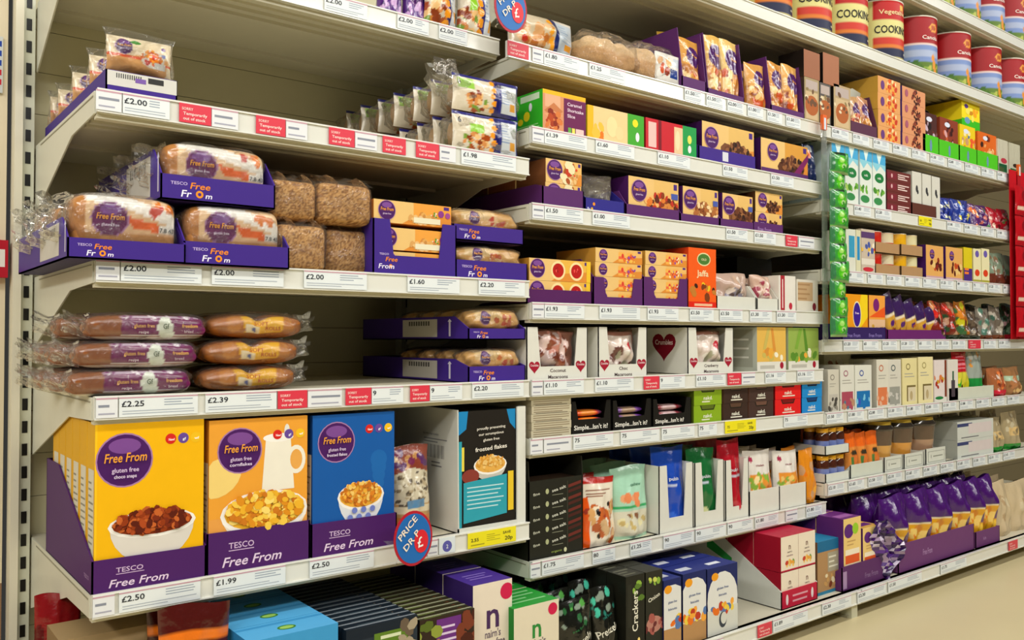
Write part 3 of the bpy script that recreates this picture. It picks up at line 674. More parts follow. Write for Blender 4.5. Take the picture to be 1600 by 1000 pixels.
for k, (dx, yy, lv, lab) in enumerate(((-.0, 1.70, 0, 'bottom pack of rolls with yellow band'), (0.004, 1.695, 1, 'middle pack of rolls with yellow band'), (.015, 1.70, 2, 'top pack of rolls with yellow band'),
                                       (0, 1.81, 0, 'bottom roll pack of the rear stack with yellow bands'), (0, 1.81, 1, 'middle roll pack of the rear stack with yellow bands'), (.01, 1.81, 2, 'top roll pack of the rear stack with yellow bands'))):
    loc = (x0+dx, yy, z+lv*.053)
    if src is None:
        src = empty('roll_pack', loc); tag(src, lab, 'bread rolls', 'roll packs with yellow bands')
        loaf_mb(rw, .10, .052, roll_paint(rw, .052), .8, .6, 150, 40, .015, 3, back='#9c5c26', fx=lambda x: 1-.22*math.exp(-(x/.16)**2)).build('rolls', GLOSS, src)
        film_shell(rw*.98, .10, .052, .004, 8, src, (.002, 0, 0), FILM, .04, .8, .6)
        tail_mb(.04, .022, .024, 6, .8, 1).build('film_tail', FILM, src, (rw-.012, .05, .03))
    else: clone(src, loc, lab)
stick_case(732, 821, 573, z, 1.684, .52, 'lower purple baguette case on the shelf above the cereals', 'baguette pack in the lower case above the cereals', 31, .057)
x0 = XP(732, 1.684, z+.1); stick_case(732, 821, 513, ZP(531, x0, 1.684), 1.684, .52, 'upper purple baguette case on the shelf above the cereals', 'baguette pack in the upper case above the cereals', 32, .057)
# ---- shelf e: cereals
z = S['e1']-.004
def bowl(p, cx, cy, r, cols, c='#ece6da', n=60, k=.5, dep=.8):
    p.poly([(cx+r*math.cos(math.pi*(1+i/12))*p.h/p.w, cy+r*dep*math.sin(math.pi*(1+i/12))) for i in range(13)], c)
    p.ell(cx, cy, r*1.04, r*k*.8, '#f6f2ea'); p.ell(cx, cy+.005, r*.95, r*k*.68, cols[0]); p.blobs(n, cx, cy+.02, r*.86, r*k*.62, r*.10, cols); return p
def badges(p, x=.68, y=.88):
    for i, (c, tt) in enumerate((('#d8261e', 'New!'), ('#6a4a9c', 'gf'), ('#f2c01e', 'wf'))):
        p.ell(x+i*.12, y, .033, .033, c); p.text(tt, x+i*.12, y-.01, .022, '#fff', fit=.055, al='c')
    return p
def cereal_case(pxl, pxr, tpl, tpr, pyt, pbox, tyt, yf, n, lab, blab, paint, c, side, hs):
    x0, x1 = span(tpl, tpr, z+.02, yf); w = x1-x0; hf = ZP(tyt, x0, yf)-z
    tp = P(w, hf, PUR); tp.text('TESCO', .2, .58, .2, '#d0b4d8', fit=.24); tp.rect(.2, .52, .44, .54, '#d0b4d8'); tp.text('Free From', .14, .16, .32, '#e2cce6', fit=.56, sl=.3)
    ts = P(.42, hs, PUR).text('TESCO', .86, .12, .05, '#b090c0', fit=.1)
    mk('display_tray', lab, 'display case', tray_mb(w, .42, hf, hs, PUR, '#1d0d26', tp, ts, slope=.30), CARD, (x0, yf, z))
    bx0, bx1 = span(pxl, pxr, z+.1, yf+.006); bw = bx1-bx0; bh = ZP(pyt, bx0, yf+.006)-z-.004
    bx0 = x0+.0045; bw = w-.009
    p = P(bw, bh, c); paint(p); s = P(.06, bh, side).rect(.2, 0, .9, .72, '#d8d2c0').lines(.25, .1, .85, .66, 14, '#8e8a7a', .3)
    t = P(bw, .06, side).lines(.1, .3, .8, .7, 1, '#a08a3a')
    o = mk('cereal_box', blab, 'cereal box', carton_mb(bw, .06, bh, p, side=side, top=side, pside=s, ptop=t), CARD, (bx0, yf+.0045, z+.004), 'cereal boxes in purple cases')
    for k in range(1, n): clone(o, (bx0, yf+.0045+.0625*k, z+.004), blab+', %s row from the front' % ORD[k])
    return o
def pa(p):   # yellow box: the printed mascot is left out
    p.rect(.0, 0, .02, 1, '#f9c51c'); p.logo(.26, .77, .155); p.text('choco snaps', .26, .665, .03, '#e8d8f0', fit=.2, al='c'); badges(p)
    bowl(p, .52, .37, .25, ['#94380f', '#7c2a10', '#b04a1c', '#c8642a', '#5c1c0a'], '#dcd6cc', 260, .42, .95)
def pb(p):
    p.rect(0, 0, 1, .35, '#e8a04a'); p.ell(.1, .62, .16, .12, '#f2d27a', .6); p.poly([(.52, .5), (.86, .5), (.82, .85), (.56, .85)], '#f0ead8'); p.ell(.69, .86, .11, .03, '#f8f4ea'); p.ell(.88, .70, .07, .10, '#f0ead8'); p.ell(.88, .70, .045, .07, '#e9a850'); p.ell(.78, .9, .02, .05, '#e8e4d8')
    p.logo(.30, .79, .145); p.text('cornflakes', .30, .69, .03, '#e8d8f0', fit=.22, al='c'); badges(p); bowl(p, .56, .36, .30, ['#f0b42c', '#f6cc4c', '#e0901c', '#fbdc74', '#d07a1c'], '#efe4cc', 240, .62, .7)
def pc(p):
    for i in range(5): p.ell(.8, .65-.06*i, .07-.008*i, .07-.008*i, '#1c66b0')
    p.logo(.28, .80, .14); p.text('frosted flakes', .28, .70, .03, '#e8d8f0', fit=.24, al='c'); badges(p); bowl(p, .58, .39, .185, ['#f0b03c', '#e08624', '#f6cc6c', '#c8701c'], '#dcdfe4', 130, .7, 1.2)
    for i in range(6): p.ell(.44+.055*i, .24+.05*(i % 2), .022, .022, '#6f7fc8')
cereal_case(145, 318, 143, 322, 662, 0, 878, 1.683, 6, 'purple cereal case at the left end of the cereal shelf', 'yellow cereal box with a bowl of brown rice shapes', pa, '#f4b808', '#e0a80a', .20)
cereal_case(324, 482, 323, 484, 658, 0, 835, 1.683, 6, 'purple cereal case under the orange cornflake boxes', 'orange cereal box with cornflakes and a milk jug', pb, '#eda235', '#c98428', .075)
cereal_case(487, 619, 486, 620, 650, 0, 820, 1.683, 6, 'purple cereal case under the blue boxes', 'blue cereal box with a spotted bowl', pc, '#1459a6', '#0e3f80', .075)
p = P(.09, .2, '#b8905a'); p.rect(0, .72, 1, 1, '#8a3f2c'); p.blobs(20, .5, .85, .4, .12, .05, ['#7a2c50', '#c08a50', '#e0c090', '#5a2a60']); p.ell(.5, .55, .3, .2, '#cfc4a8'); p.blobs(90, .5, .52, .3, .19, .022, ['#e8e0c8', '#8a7a60', '#b8a684', '#5c5040']); p.rect(0, .28, 1, .36, '#d9cba8'); p.rect(.3, .34, .75, .42, '#5a8ab0'); p.rect(0, 0, 1, .25, '#d0803c')
x0, x1 = span(618, 684, z, 1.70)
mk('muesli_bag', 'clear fronted muesli bag between blue cereal boxes and the white carton case', 'muesli bag', pillow_mb(x1-x0, ZP(702, x0, 1.7)-z, .09, p, seed=5, nu=50, nv=80), GLOSS, (x0, 1.70, z))
x0, x1 = span(716, 821, z+.1, 1.685); w = x1-x0; hh = ZP(641, x0, 1.685)-z
ps = P(.34, hh, '#cfcfc4').text('GLUTEN FREE FLAKES', .55, .77, .02, '#777', fit=.32).lines(.56, .70, .86, .75, 2, '#888')
for i in range(16): ps.rect(.58+.016*i, .58, .58+.016*i+(.004, .009, .006)[i % 3], .69, '#666')
ps.lines(.66, .5, .8, .56, 2, '#777')
mb = tray_mb(w, .34, .012, hh, '#d3d3c8', '#b8b8ac', None, ps, slope=.004); mb.box(w*.87, -.0005, 0, w, .004, hh, '#dcdcd2')
mk('display_tray', 'tall white case open at the front around the black cereal box', 'display case', mb, CARD, (x0, 1.685, z))
bw = w*.84; bh = hh*.97; p = P(bw, bh, '#1f1b16'); p.poly([(0, 1), (.16, 1), (.13, .85), (0, .8)], '#1d86c0'); p.poly([(.84, 1), (1, 1), (1, .82), (.9, .88)], '#1d86c0')
for i, (t, y, f) in enumerate((('proudly presenting', .84, .55), ('our scrumptious', .79, .46), ('gluten free', .74, .36))): p.text(t, .56, y, .032, '#e8e2d4', fit=f, al='c', rot=.04)
p.text('frosted flakes', .56, .66, .05, '#f4eee0', fit=.76, al='c', rot=.05); bowl(p, .55, .53, .17, ['#e8b050', '#d89838', '#f0c878'], '#c8c4b8', 60, .6, .8)
p.ell(.2, .45, .09, .06, '#8a3a30'); p.poly([(.08, .06), (.84, .10), (.84, .44), (.08, .40)], '#2f9fb0'); 
for i in range(6): p.rect(.14, .35-.035*i, .78-.05*(i % 3), .36-.035*i, '#bfe2e4')
p.rect(.86, .12, .96, .46, '#e8c42c'); p.rect(0, 0, .05, .75, '#2f9fb0'); p.rect(.05, .5, .09, .7, '#f0d84c')
o = mk('cereal_box', 'black cereal box with teal text panel and a bowl of flakes', 'cereal box', carton_mb(bw, .07, bh, p, side='#1a1814'), CARD, (x0+.004, 1.690, z+.004))
for k in (1, 2, 3): clone(o, (x0+.004, 1.690+.073*k, z+.004), 'black cereal box in the white case, %s from the front' % ORD[k], 'black cereal boxes in the white case')

# ---- bottom deck, left bay
z = S['base']-.004
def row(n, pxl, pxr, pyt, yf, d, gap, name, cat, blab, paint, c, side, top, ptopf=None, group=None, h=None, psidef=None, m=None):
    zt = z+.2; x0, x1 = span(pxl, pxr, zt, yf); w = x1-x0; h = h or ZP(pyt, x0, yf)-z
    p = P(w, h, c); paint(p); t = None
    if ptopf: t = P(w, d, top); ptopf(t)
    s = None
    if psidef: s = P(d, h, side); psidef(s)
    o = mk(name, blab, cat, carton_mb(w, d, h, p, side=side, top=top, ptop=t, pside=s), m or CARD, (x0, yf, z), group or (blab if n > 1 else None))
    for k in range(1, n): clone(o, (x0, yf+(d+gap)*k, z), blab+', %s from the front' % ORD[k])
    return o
p = P(.1, .2, '#8c1016').blobs(10, .5, .6, .4, .3, .08, ['#b02020', '#5c0a0e'])
yy = 1.90; x0, x1 = span(58, 135, z+.2, yy)
mk('biscuit_bag', 'dark red glossy bag under the left end of the cereal shelf', 'bag', pillow_mb(x1-x0, ZP(942, x0, yy)-z, .09, p, seed=8), GLOSS, (x0, yy, z))
x0, x1 = span(92, 250, z+.2, 1.76); hh = ZP(985, x0, 1.76)-z-.02
mk('card_case', 'beige card case at the bottom left under the cereal shelf', 'case', carton_mb(x1-x0, .115, hh, P(.1, .1, '#a58c66'), side='#8d7452', top='#a38a62'), CARD, (x0, 1.76, z))
p = P(.13, .2, '#4a150e').rect(0, .80, 1, .86, '#e8751a').rect(0, .86, 1, 1, '#4c100c').blobs(8, .5, .3, .3, .2, .1, ['#e89a3c', '#a84a1c'])
for i, (yy, a, b, t) in enumerate(((1.62, 255, 368, 962), (1.72, 235, 340, 952), (1.82, 225, 320, 944))):
    x0, x1 = span(a, b, z+.2, yy); mk('biscuit_bag', 'brown bag with orange stripe beside the blue boxes, %s from the front' % ORD[i], 'bag', pillow_mb(x1-x0, ZP(t, x0, yy)-z, .07, p, seed=12+i), GLOSS, (x0, yy, z), 'brown bags on the bottom deck')
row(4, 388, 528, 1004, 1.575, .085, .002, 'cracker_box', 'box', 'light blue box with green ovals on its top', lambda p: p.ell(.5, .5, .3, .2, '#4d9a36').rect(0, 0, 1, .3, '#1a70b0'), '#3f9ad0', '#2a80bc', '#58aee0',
    lambda t: (t.rect(0, .78, 1, .9, '#3f96cc'), t.ell(.5, .45, .22, .16, '#3f7f2c'), t.ell(.5, .45, .17, .1, '#9cc860')))
def dk(p): p.rect(0, .9, 1, 1, '#15202c').rect(.38, .5, .86, .92, '#5f8026').lines(.47, .6, .76, .92, 4, '#d8e0b8').blobs(20, .9, .7, .1, .3, .06, ['#a89a80', '#6a5a48']).rect(0, .5, .38, .78, '#8fa0a4')
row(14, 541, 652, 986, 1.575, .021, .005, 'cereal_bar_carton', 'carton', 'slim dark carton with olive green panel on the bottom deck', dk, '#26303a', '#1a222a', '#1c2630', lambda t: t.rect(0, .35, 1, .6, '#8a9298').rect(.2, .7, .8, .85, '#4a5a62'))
def en(p):
    p.rect(.3, .62, .75, .97, '#6b2f80').lines(.36, .68, .7, .92, 4, '#dcc8e4').blobs(18, .88, .8, .16, .2, .07, ['#4a2014', '#7a3a24', '#2c120a']).blobs(14, .14, .75, .16, .2, .06, ['#8f9a3c', '#b8844a', '#5a6a24'])
    p.ell(.5, .35, .3, .2, '#17120e').text('EAT NATURAL', .5, .45, .11, '#ece4d4', fit=.78, al='c', rot=.08).text('gluten free', .5, .3, .08, '#ece4d4', fit=.4, al='c')
row(14, 656, 741, 970, 1.575, .021, .005, 'cereal_bar_carton', 'carton', 'slim brown carton with violet panel beside the oatcake box', en, '#33241a', '#221a14', '#3a3a22', lambda t: t.rect(0, .4, 1, .65, '#a8a88a').rect(.1, .1, .4, .3, '#6a7a3a'))
def nai(c1):
    def f(p):
        p.rect(0, 0, 1, .16, c1).text('n', .5, .62, .32, '#4a2c5a' if c1 != '#2f8a3a' else '#2f8a3a', al='c').text("nairn's", .5, .54, .09, '#6a5a6a', fit=.4, al='c').text('gluten free', .5, .47, .08, '#5a4a5a', fit=.62, al='c').ell(.45, .3, .17, .08, '#e8c898').ell(.45, .27, .17, .07, '#b0202c').ell(.45, .31, .15, .06, '#f2e2c4').ell(.86, .9, .07, .07, '#d01e4c')
    return f
row(3, 739, 800, 916, 1.60, .12, .004, 'oatcake_box', 'box', 'purple topped cream oatcake box with a round red badge', nai('#5a3a9c'), '#e9dcc8', '#3a2468', '#4a3090', lambda t: t.lines(.2, .3, .8, .7, 3, '#8a74c4'))
row(3, 803, 873, 952, 1.58, .12, .004, 'oatcake_box', 'box', 'green topped cream oatcake box beside the pretzel bags', nai('#2f8a3a'), '#e3d8be', '#1a7a2a', '#2a9a38', lambda t: t.lines(.1, .2, .9, .9, 4, '#8ad08a'))
# ---- hanging and clipped price discs
def disc(px, py, r, yy, lab):
    X = XP(px, yy, 1.3); Zc = ZP(py, X, yy)
    g = empty('price_drop_disc', (X, yy, Zc-r), .0); tag(g, lab, 'price sign', 'round price drop signs')
    w = 2*r; mb = MB(); n = 36
    for k, (q, c, o) in enumerate(((1.0, '#b3122a', 0), (.90, '#1467b4', .0006))):
        pts = [(r*q*.82*math.cos(2*math.pi*i/n), -.001-o, r+r*q*math.sin(2*math.pi*i/n)) for i in range(n)]
        if k == 0: mb.prism(pts, (0, .002, 0), c)
        else: mb.poly(pts, c)
    pts = [(.32*r+.30*r*math.cos(2*math.pi*i/n), -.0026, r*.86+.42*r*math.sin(2*math.pi*i/n)) for i in range(n)]; mb.poly(pts, '#d81e2e')
    p = P(w, w, '#1467b4'); p.text('PRICE', .2, .48, .17, '#f4e6d0', fit=.62, rot=.75); p.text('DR P', .32, .28, .17, '#f4e6d0', fit=.5, rot=.75); p.text(u'\u00a3', .6, .32, .26, '#f4f0ea', rot=.2)
    p.emit_text(mb, lambda u, v, o: ((u-.5)*w*.9, -.0032-o, v*w), .0002)
    mb.build('disc', PAPER, g)
    mb = MB(); mb.grid([(-r*.75+.02*math.sin(j*.9), .004+.012*j/5*(1-2*(i % 2)*.0), r*.1+r*.9*j/5+(.012*i)) if i == 0 else (-r*.55, .012, r*.1+r*.85*j/5) for j in range(6) for i in range(2)], 2, 6, lambda i, j: '#9cc0d8'); mb.build('plastic_arm', CLEAR, g)
disc(647, 841, ZP(798, XP(647, 1.62, 1.3), 1.62)-ZP(841, XP(647, 1.62, 1.3), 1.62), 1.62, 'round blue and red price drop sign clipped below the muesli bag')
disc(798, 12, .06, 1.62, 'round blue and red price drop sign cut by the top picture edge')
# ================================================================= MIDDLE BAY
def box(name, cat, lab, pxl, pxr, pyt, z, yf, d, paint, c, side=None, top=None, n=1, group=None, m=None, psf=None, ptf=None, h=None, gap=.003, w=None):
    x0, x1 = span(pxl, pxr, z+.03, yf); w = w or x1-x0; h = h or ZP(pyt, x0, yf)-z
    p = P(w, h, c)
    if paint: paint(p)
    s = t = None
    if psf: s = P(d, h, side or c); psf(s)
    if ptf: t = P(w, d, top or side or c); ptf(t)
    o = mk(name, lab, cat, carton_mb(w, d, h, p, side=side or c, top=top, pside=s, ptop=t), m or CARD, (x0, yf, z), group)
    for k in range(1, n): clone(o, (x0, yf+(d+gap)*k, z), lab+', %s from the front' % ORD[k], group or lab)
    o['top'] = z+h; return o
def stack(name, cat, labs, pxl, pxr, pytops, z, yf, d, paint, c, side=None, top=None, group=None, m=None):
    # equal boxes piled up; pytops: top edge of the whole pile
    x0, x1 = span(pxl, pxr, z+.03, yf); w = x1-x0; H_ = ZP(pytops, x0, yf)-z; n = len(labs); h = H_/n-.0006
    p = P(w, h, c)
    if paint: paint(p)
    o = None
    for k in range(n):
        loc = (x0+(.0015 if k % 2 else 0), yf, z+(h+.0006)*k)
        if o is None: o = mk(name, labs[k], cat, carton_mb(w, d, h, p, side=side or c, top=top), m or CARD, loc, group)
        else: clone(o, loc, labs[k], group)
    return o
def bag(name, cat, lab, pxl, pxr, pyt, z, yf, t, paint, c, kind='stand', seed=1, n=1, gap=.01, group=None, m=None, q=None, amp=1.0, back=None):
    x0, x1 = span(pxl, pxr, z+.03, yf); w = x1-x0; h = ZP(pyt, x0, yf)-z
    p = P(w, h, c)
    if paint: paint(p)
    nu, nv = q or (36, 44)
    o = mk(name, lab, cat, pillow_mb(w, h, t, p, kind, seed, nu, nv, amp=amp, back=back), m or GLOSS, (x0, yf, z), group)
    for k in range(1, n): clone(o, (x0+.002*(k % 2), yf+(t+gap)*k, z), lab+', %s from the front' % ORD[k], group or lab)
    return o
def tray(lab, pxl, pxr, pyt, z, yf, d, c, hs=None, p=None, slope=.03, cin=None, hb=None, cut=None, psf=None, group=None):
    x0, x1 = span(pxl, pxr, z+.02, yf); w = x1-x0; hf = ZP(pyt, x0, yf)-z; hs = hs or hf
    pp = None
    if p: pp = P(w, hf, c); p(pp)
    s = None
    if psf: s = P(d, hs, c); psf(s)
    return mk('display_tray', lab, 'display case', tray_mb(w, d, hf, hs, c, cin or c, pp, s, slope=slope, hb=hb, cut=cut), CARD, (x0, yf, z), group)
# ---- top shelf
z = S['a2']-.004; yf = 1.69
def brioche(p): p.rect(0, 0, .62, 1, '#d6c4a4').blobs(26, .3, .5, .5, .34, .12, ['#d08c48', '#e0a870', '#b86a2c', '#eac090']).blobs(5, .56, .5, .1, .42, .1, ['#f0a01e']).rect(.58, 0, .66, 1, '#1c2a66').rect(.66, .12, .97, .9, '#bcc6ce').lines(.7, .4, .92, .85, 6, '#8fa4bc').rect(.8, .25, .95, .4, '#e0962c').rect(.6, 0, 1, .12, '#20206c').ell(.15, .3, .09, .09, '#c8321c')
bag('brioche_pack', 'bread pack', 'white and navy bread pack just right of the top price drop disc', 808, 908, 6, z, yf, .08, brioche, '#e6dccb', 'pillow', 3, q=(70, 50))
for i, (a, b, t, lab) in enumerate(((916, 1000, 34, 'clear bag of pale rolls right of the navy bread pack'), (985, 1062, 50, 'clear bag of pale rolls with white and navy label'))):
    x0, x1 = span(a, b, z+.03, yf+.01*i); h = ZP(t, x0, yf)-z; w_ = x1-x0
    r = empty('bagged_rolls', (x0, yf+.012*i, z)); tag(r, lab, 'bread rolls', 'bagged pale rolls on the top middle shelf')
    superell_mb(w_, .10, h*.85, lambda x, y, z_: '#d8aa74' if z_ < .2 else '#e2bf90', .7, .5, 60, 24, .03, i, fx=lambda x: 1-.12*math.exp(-((x-.2)/.1)**2)).build('rolls', BREAD, r)
    film_shell(w_, .10, h*.92, .006, i+2, r, (0, 0, 0), FILM, .06)
    if i:
        p = P(w_*.5, h*.7, '#e8e4da').blobs(8, .3, .6, .3, .3, .14, ['#d0582c', '#e8b070', '#a83c1c']).rect(.55, .2, .9, .5, '#24408c').rect(.7, .6, 1, .9, '#cfd6dc')
        pillow_mb(w_*.5, h*.7, .02, p, 'pillow', 4, amp=.5).build('printed_label', GLOSS, r, (w_*.5, -.008, .01))
def cakeup(p): p.rect(0, 0, 1, .5, '#b8752e').ell(.62, .66, .2, .2, '#4a1a60').text('Free', .5, .66, .08, '#f0a030', fit=.3).blobs(14, .5, .3, .3, .2, .09, ['#e0a050', '#8a3c1c', '#f2d090', '#c8501c'])
bag('cake_bag', 'cake bag', 'purple cake bag behind the bagged rolls on the top shelf', 1036, 1066, 44, z, 1.80, .05, lambda p: p.rect(0, .7, 1, 1, '#e0b040').rect(0, .2, 1, .68, '#4f1f74'), '#4f1f74', seed=2)
tray('purple card tray under the first tall cake pack on the top shelf', 1066, 1103, 118, z, yf, .3, PLUM, hs=.19, slope=.02)
bag('cake_bag', 'cake bag', 'tall orange cake pack in the leftmost purple tray of the top shelf', 1068, 1101, 53, z+.004, yf+.005, .055, cakeup, '#d99a40', seed=4, n=3)
tray('purple card tray with high left side on the top middle shelf', 1106, 1163, 137, z, yf, .3, PLUM, hs=.20, slope=.02)
bag('cake_bag', 'cake bag', 'left of two tall finger cake packs in the purple tray', 1109, 1135, 48, z+.004, yf+.005, .055, cakeup, '#e2b45c', seed=5, n=2)
bag('cake_bag', 'cake bag', 'right of two tall finger cake packs in the purple tray', 1134, 1161, 56, z+.004, yf+.005, .055, cakeup, '#e6c070', seed=6, n=2)
bag('cake_bag', 'cake bag', 'round ended cake pack between the two purple trays on the top shelf', 1174, 1204, 92, z, yf, .06, cakeup, '#dca050', seed=7, n=2)
tray('purple card tray with plum front, third on the top middle shelf', 1205, 1257, 163, z, yf, .3, PLUM, hs=.19, slope=.02)
bag('cake_bag', 'cake bag', 'left cake pack in the third purple tray', 1208, 1230, 92, z+.004, yf+.005, .05, cakeup, '#d89440', seed=8, n=2)
bag('cake_bag', 'cake bag', 'right cake pack in the third purple tray', 1230, 1254, 96, z+.004, yf+.005, .05, cakeup, '#e0a858', seed=9, n=2)
def wafer(p): p.rect(.1, .1, .9, .7, '#cdb48a').ell(.5, .4, .25, .22, '#b0602c').rect(.1, .75, .9, .95, '#b8a8a0').blobs(8, .5, .6, .3, .2, .06, ['#8d7a50', '#e0d2b0', '#6a4a30'])
a = box('wafer_box', 'box', 'tall cream wafer box under the left copper box', 1257, 1280, 119, z, yf, .07, wafer, '#a8946c', side='#3a2c20')
b = box('wafer_box', 'box', 'dark grey wafer box between two cream wafer boxes', 1281, 1298, 128, z, yf, .07, wafer, '#5a5450', side='#201a16')
box('wafer_box', 'box', 'tall cream wafer box under the right copper box', 1303, 1329, 130, z, yf, .07, wafer, '#b8a078', side='#1a140f')
box('copper_box', 'box', 'left of two copper coloured boxes lying on the wafer boxes', 1256, 1281, 76, a['top']+.001, yf, .10, None, '#9c6446', side='#1a120d', top='#7a4c34')
box('copper_box', 'box', 'right of two copper coloured boxes lying on the wafer boxes', 1286, 1311, 81, b['top']+.001, yf, .10, None, '#a66c4c', side='#1a120d', top='#7a4c34')
# ---- shelf b
z = S['b2']-.004; yf = 1.69
def shortc(p): p.rect(0, .9, 1, 1, '#f0b81e').rect(0, 0, .52, .9, '#d8956a').rect(.05, .6, .4, .9, '#e2ae88').poly([(.03, .5), (.25, .72), (.46, .55), (.25, .35)], '#c87a48').poly([(.03, .42), (.25, .30), (.46, .45), (.25, .52)], '#e0a070').blobs(26, .25, .3, .24, .24, .09, ['#b8481c', '#d87a3a', '#8a2c14', '#e8a068', '#a83c18']).rect(.48, 0, 1, .88, '#6c1f52').text('Caramel', .56, .72, .11, '#f0d8e8', fit=.34).text('Shortcake', .56, .58, .11, '#f0d8e8', fit=.38).text('Slice', .56, .44, .11, '#f0d8e8', fit=.2).rect(.58, .08, .65, .2, '#6ab04a').rect(.67, .08, .74, .2, '#e8e060').rect(.76, .08, .95, .2, '#f0c8c0')
def grn(p): p.ell(.5, .45, .12, .12, '#f0e020', n=9).ell(.3, .35, .1, .08, '#f0e020').rect(.3, .8, .9, .95, '#d0e8c8').ell(.62, .65, .06, .1, '#e8e8f0').lines(.1, .05, .9, .25, 3, '#a0e090')
box('shortcake_box', 'box', 'caramel shortcake box with bright green side at the left of its shelf', 848, 915, 138, z, yf, .13, shortc, '#d8956a', side='#35b52a', top='#f0b81e', psf=grn)
def shy(p): p.rect(0, 0, .1, 1, '#f2b81c').blobs(8, .2, .25, .2, .25, .15, ['#e87a1c', '#f4c040']).ell(.42, .5, .22, .3, '#f4dca0').ell(.55, .35, .16, .2, '#f0d49a').rect(.7, 0, 1, 1, '#45a82e').ell(.84, .75, .12, .12, '#f0e020', n=9).ell(.88, .35, .08, .14, '#e8e8f0')
box('shortcake_box', 'box', 'yellow and green biscuit box right of the caramel shortcake', 918, 1006, 163, z, yf, .12, shy, '#f0cf94', side='#e8b01c', n=2)
box('shortcake_box', 'box', 'red biscuit box with green right end', 1009, 1088, 183, z, yf, .12, lambda p: p.rect(.05, .15, .2, .9, '#e8c0b8').rect(.24, 0, .3, 1, '#7c0f1c').rect(.55, .1, .72, .9, '#e8c89a').ell(.62, .5, .1, .3, '#f2dcae').rect(.72, 0, 1, 1, '#1f9a4a').ell(.86, .6, .1, .14, '#e0e060', n=9).ell(.86, .3, .08, .12, '#e8e8e8'), '#c8202c', side='#8f1420', n=2)
def roll(p): ff_front(p, 'choc', (.17, .62, .26)); p.rect(0, 0, 1, .0, PLUM)
tray('purple tray under the chocolate cake box, shortcake shelf', 1092, 1181, 227, z, yf, .18, TRAY, hs=.06, slope=.03, p=lambda p: p.rect(.4, .3, .5, .9, '#d8d8e0'))
box('cake_box', 'cake box', 'chocolate cake box with violet oval in the purple tray, shortcake shelf', 1097, 1178, 188, z+.004, yf+.005, .15, roll, '#e2b868', side='#3a1450', top='#4a1a5c')
box('cake_box', 'cake box', 'purple cake box with orange corner at the right of the shortcake shelf', 1189, 1262, 214, z, yf, .15, lambda p: (ff_front(p, 'choc', (.24, .66, .24)), p.poly([(.6, 0), (.75, 0), (1, .6), (1, .8)], '#7a1c5c'), p.rect(0, 0, 1, .18, PLUM)), '#d89a3c', side='#3a1450', top='#4a1a5c')
bag('blue_bag', 'bag', 'dark blue bag at the right end of the shortcake shelf', 1263, 1281, 222, z, yf+.01, .05, lambda p: p.blobs(5, .4, .8, .2, .1, .1, ['#e8702c', '#c0c8d0']), '#1c2858', seed=3)
# ---- shelf c
z = S['c2']-.004
def mini(p): ff_front(p, 'bread', (.24, .55, .42)); p.blobs(12, .62, .5, .4, .4, .2, ['#c33c1c', '#f0e0b0', '#a8501c', '#8d3a6c'])
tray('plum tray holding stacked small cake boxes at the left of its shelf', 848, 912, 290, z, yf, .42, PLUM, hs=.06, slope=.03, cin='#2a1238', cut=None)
stack('cake_box', 'cake box', ['lower small cake box in the plum tray, leftmost pile', 'upper small cake box on the leftmost pile'], 852, 908, 246, z+.004, yf+.006, .12, mini, '#e8b868', side='#7a4a2a', group='small cake boxes in the leftmost plum tray')
for k in (1, 2): stack('cake_box', 'cake box', ['lower small cake box, %s row from the front of the leftmost tray' % ORD[k], 'upper small cake box, %s row from the front of the leftmost tray' % ORD[k]], 852, 908, 246, z+.004, yf+.006, .12, mini, '#e8b868', side='#9a5a34', group='small cake boxes behind, leftmost plum tray')
for o in list(COL.objects)[-4:]:
    o.location.y += .125 if 'second' in o['label'] else .25; o.location.x = XP(852, yf+.006, z+.03)
tray('blue purple tray with clear bags beside the leftmost cake pile', 914, 976, 308, z, yf, .35, '#2f2a86', hs=.075, slope=.05, p=lambda p: p.text('Fr', .06, .12, .3, '#e8e8ff').ell(.22, .6, .12, .12, '#f0921e').ell(.17, .25, .1, .1, '#e0b030'))
for k in range(3): bag('clear_bag', 'bag', 'clear crumpled bag in the blue purple tray, %s from the front' % ORD[k], 920, 968, 268, z+.004, yf+.012+.09*k, .07, lambda p: p.blobs(9, .5, .4, .4, .3, .14, ['#6a5a4a', '#8f8474', '#4a3c34']), '#55483c', 'pillow', 7+k, m=HAZY, amp=2.2)
for (a, b, t, tt, food, lab) in ((981, 1060, 274, 318, 'red', 'brownie box with orange picture, widest on its shelf'), (1066, 1122, 290, 333, 'cake', 'smaller cake box with white picture, right of the brownie box'), (1128, 1176, 301, 341, 'choc', 'chocolate cupcake box with violet oval, left of a two high pile')):
    tray('plum tray under the '+' '.join(lab.split()[:4]).rstrip(','), a-3, b+2, tt, z, yf, .2, PLUM, hs=.075, slope=.03)
    box('cake_box', 'cake box', lab, a+1, b, t, z+.004, yf+.005, .16, lambda p: (ff_front(p, food, (.2, .66, .26)), p.rect(.84, .55, .98, .7, '#4a5aa8')), '#e4ba6c', side='#4a1a5c', top='#5a2a66')
tray('plum tray under the two high cupcake pile at the right of its shelf', 1177, 1224, 346, z, yf, .2, PLUM, hs=.05, slope=.03, p=lambda p: p.text('Free From', .15, .2, .5, '#a880b8'))
stack('cake_box', 'cake box', ['lower box of the two high cupcake pile', 'upper box of the two high cupcake pile'], 1180, 1222, 298, z+.004, yf+.006, .14, lambda p: ff_front(p, 'choc', (.25, .6, .34)), '#e4ba6c', side='#5a3a20')
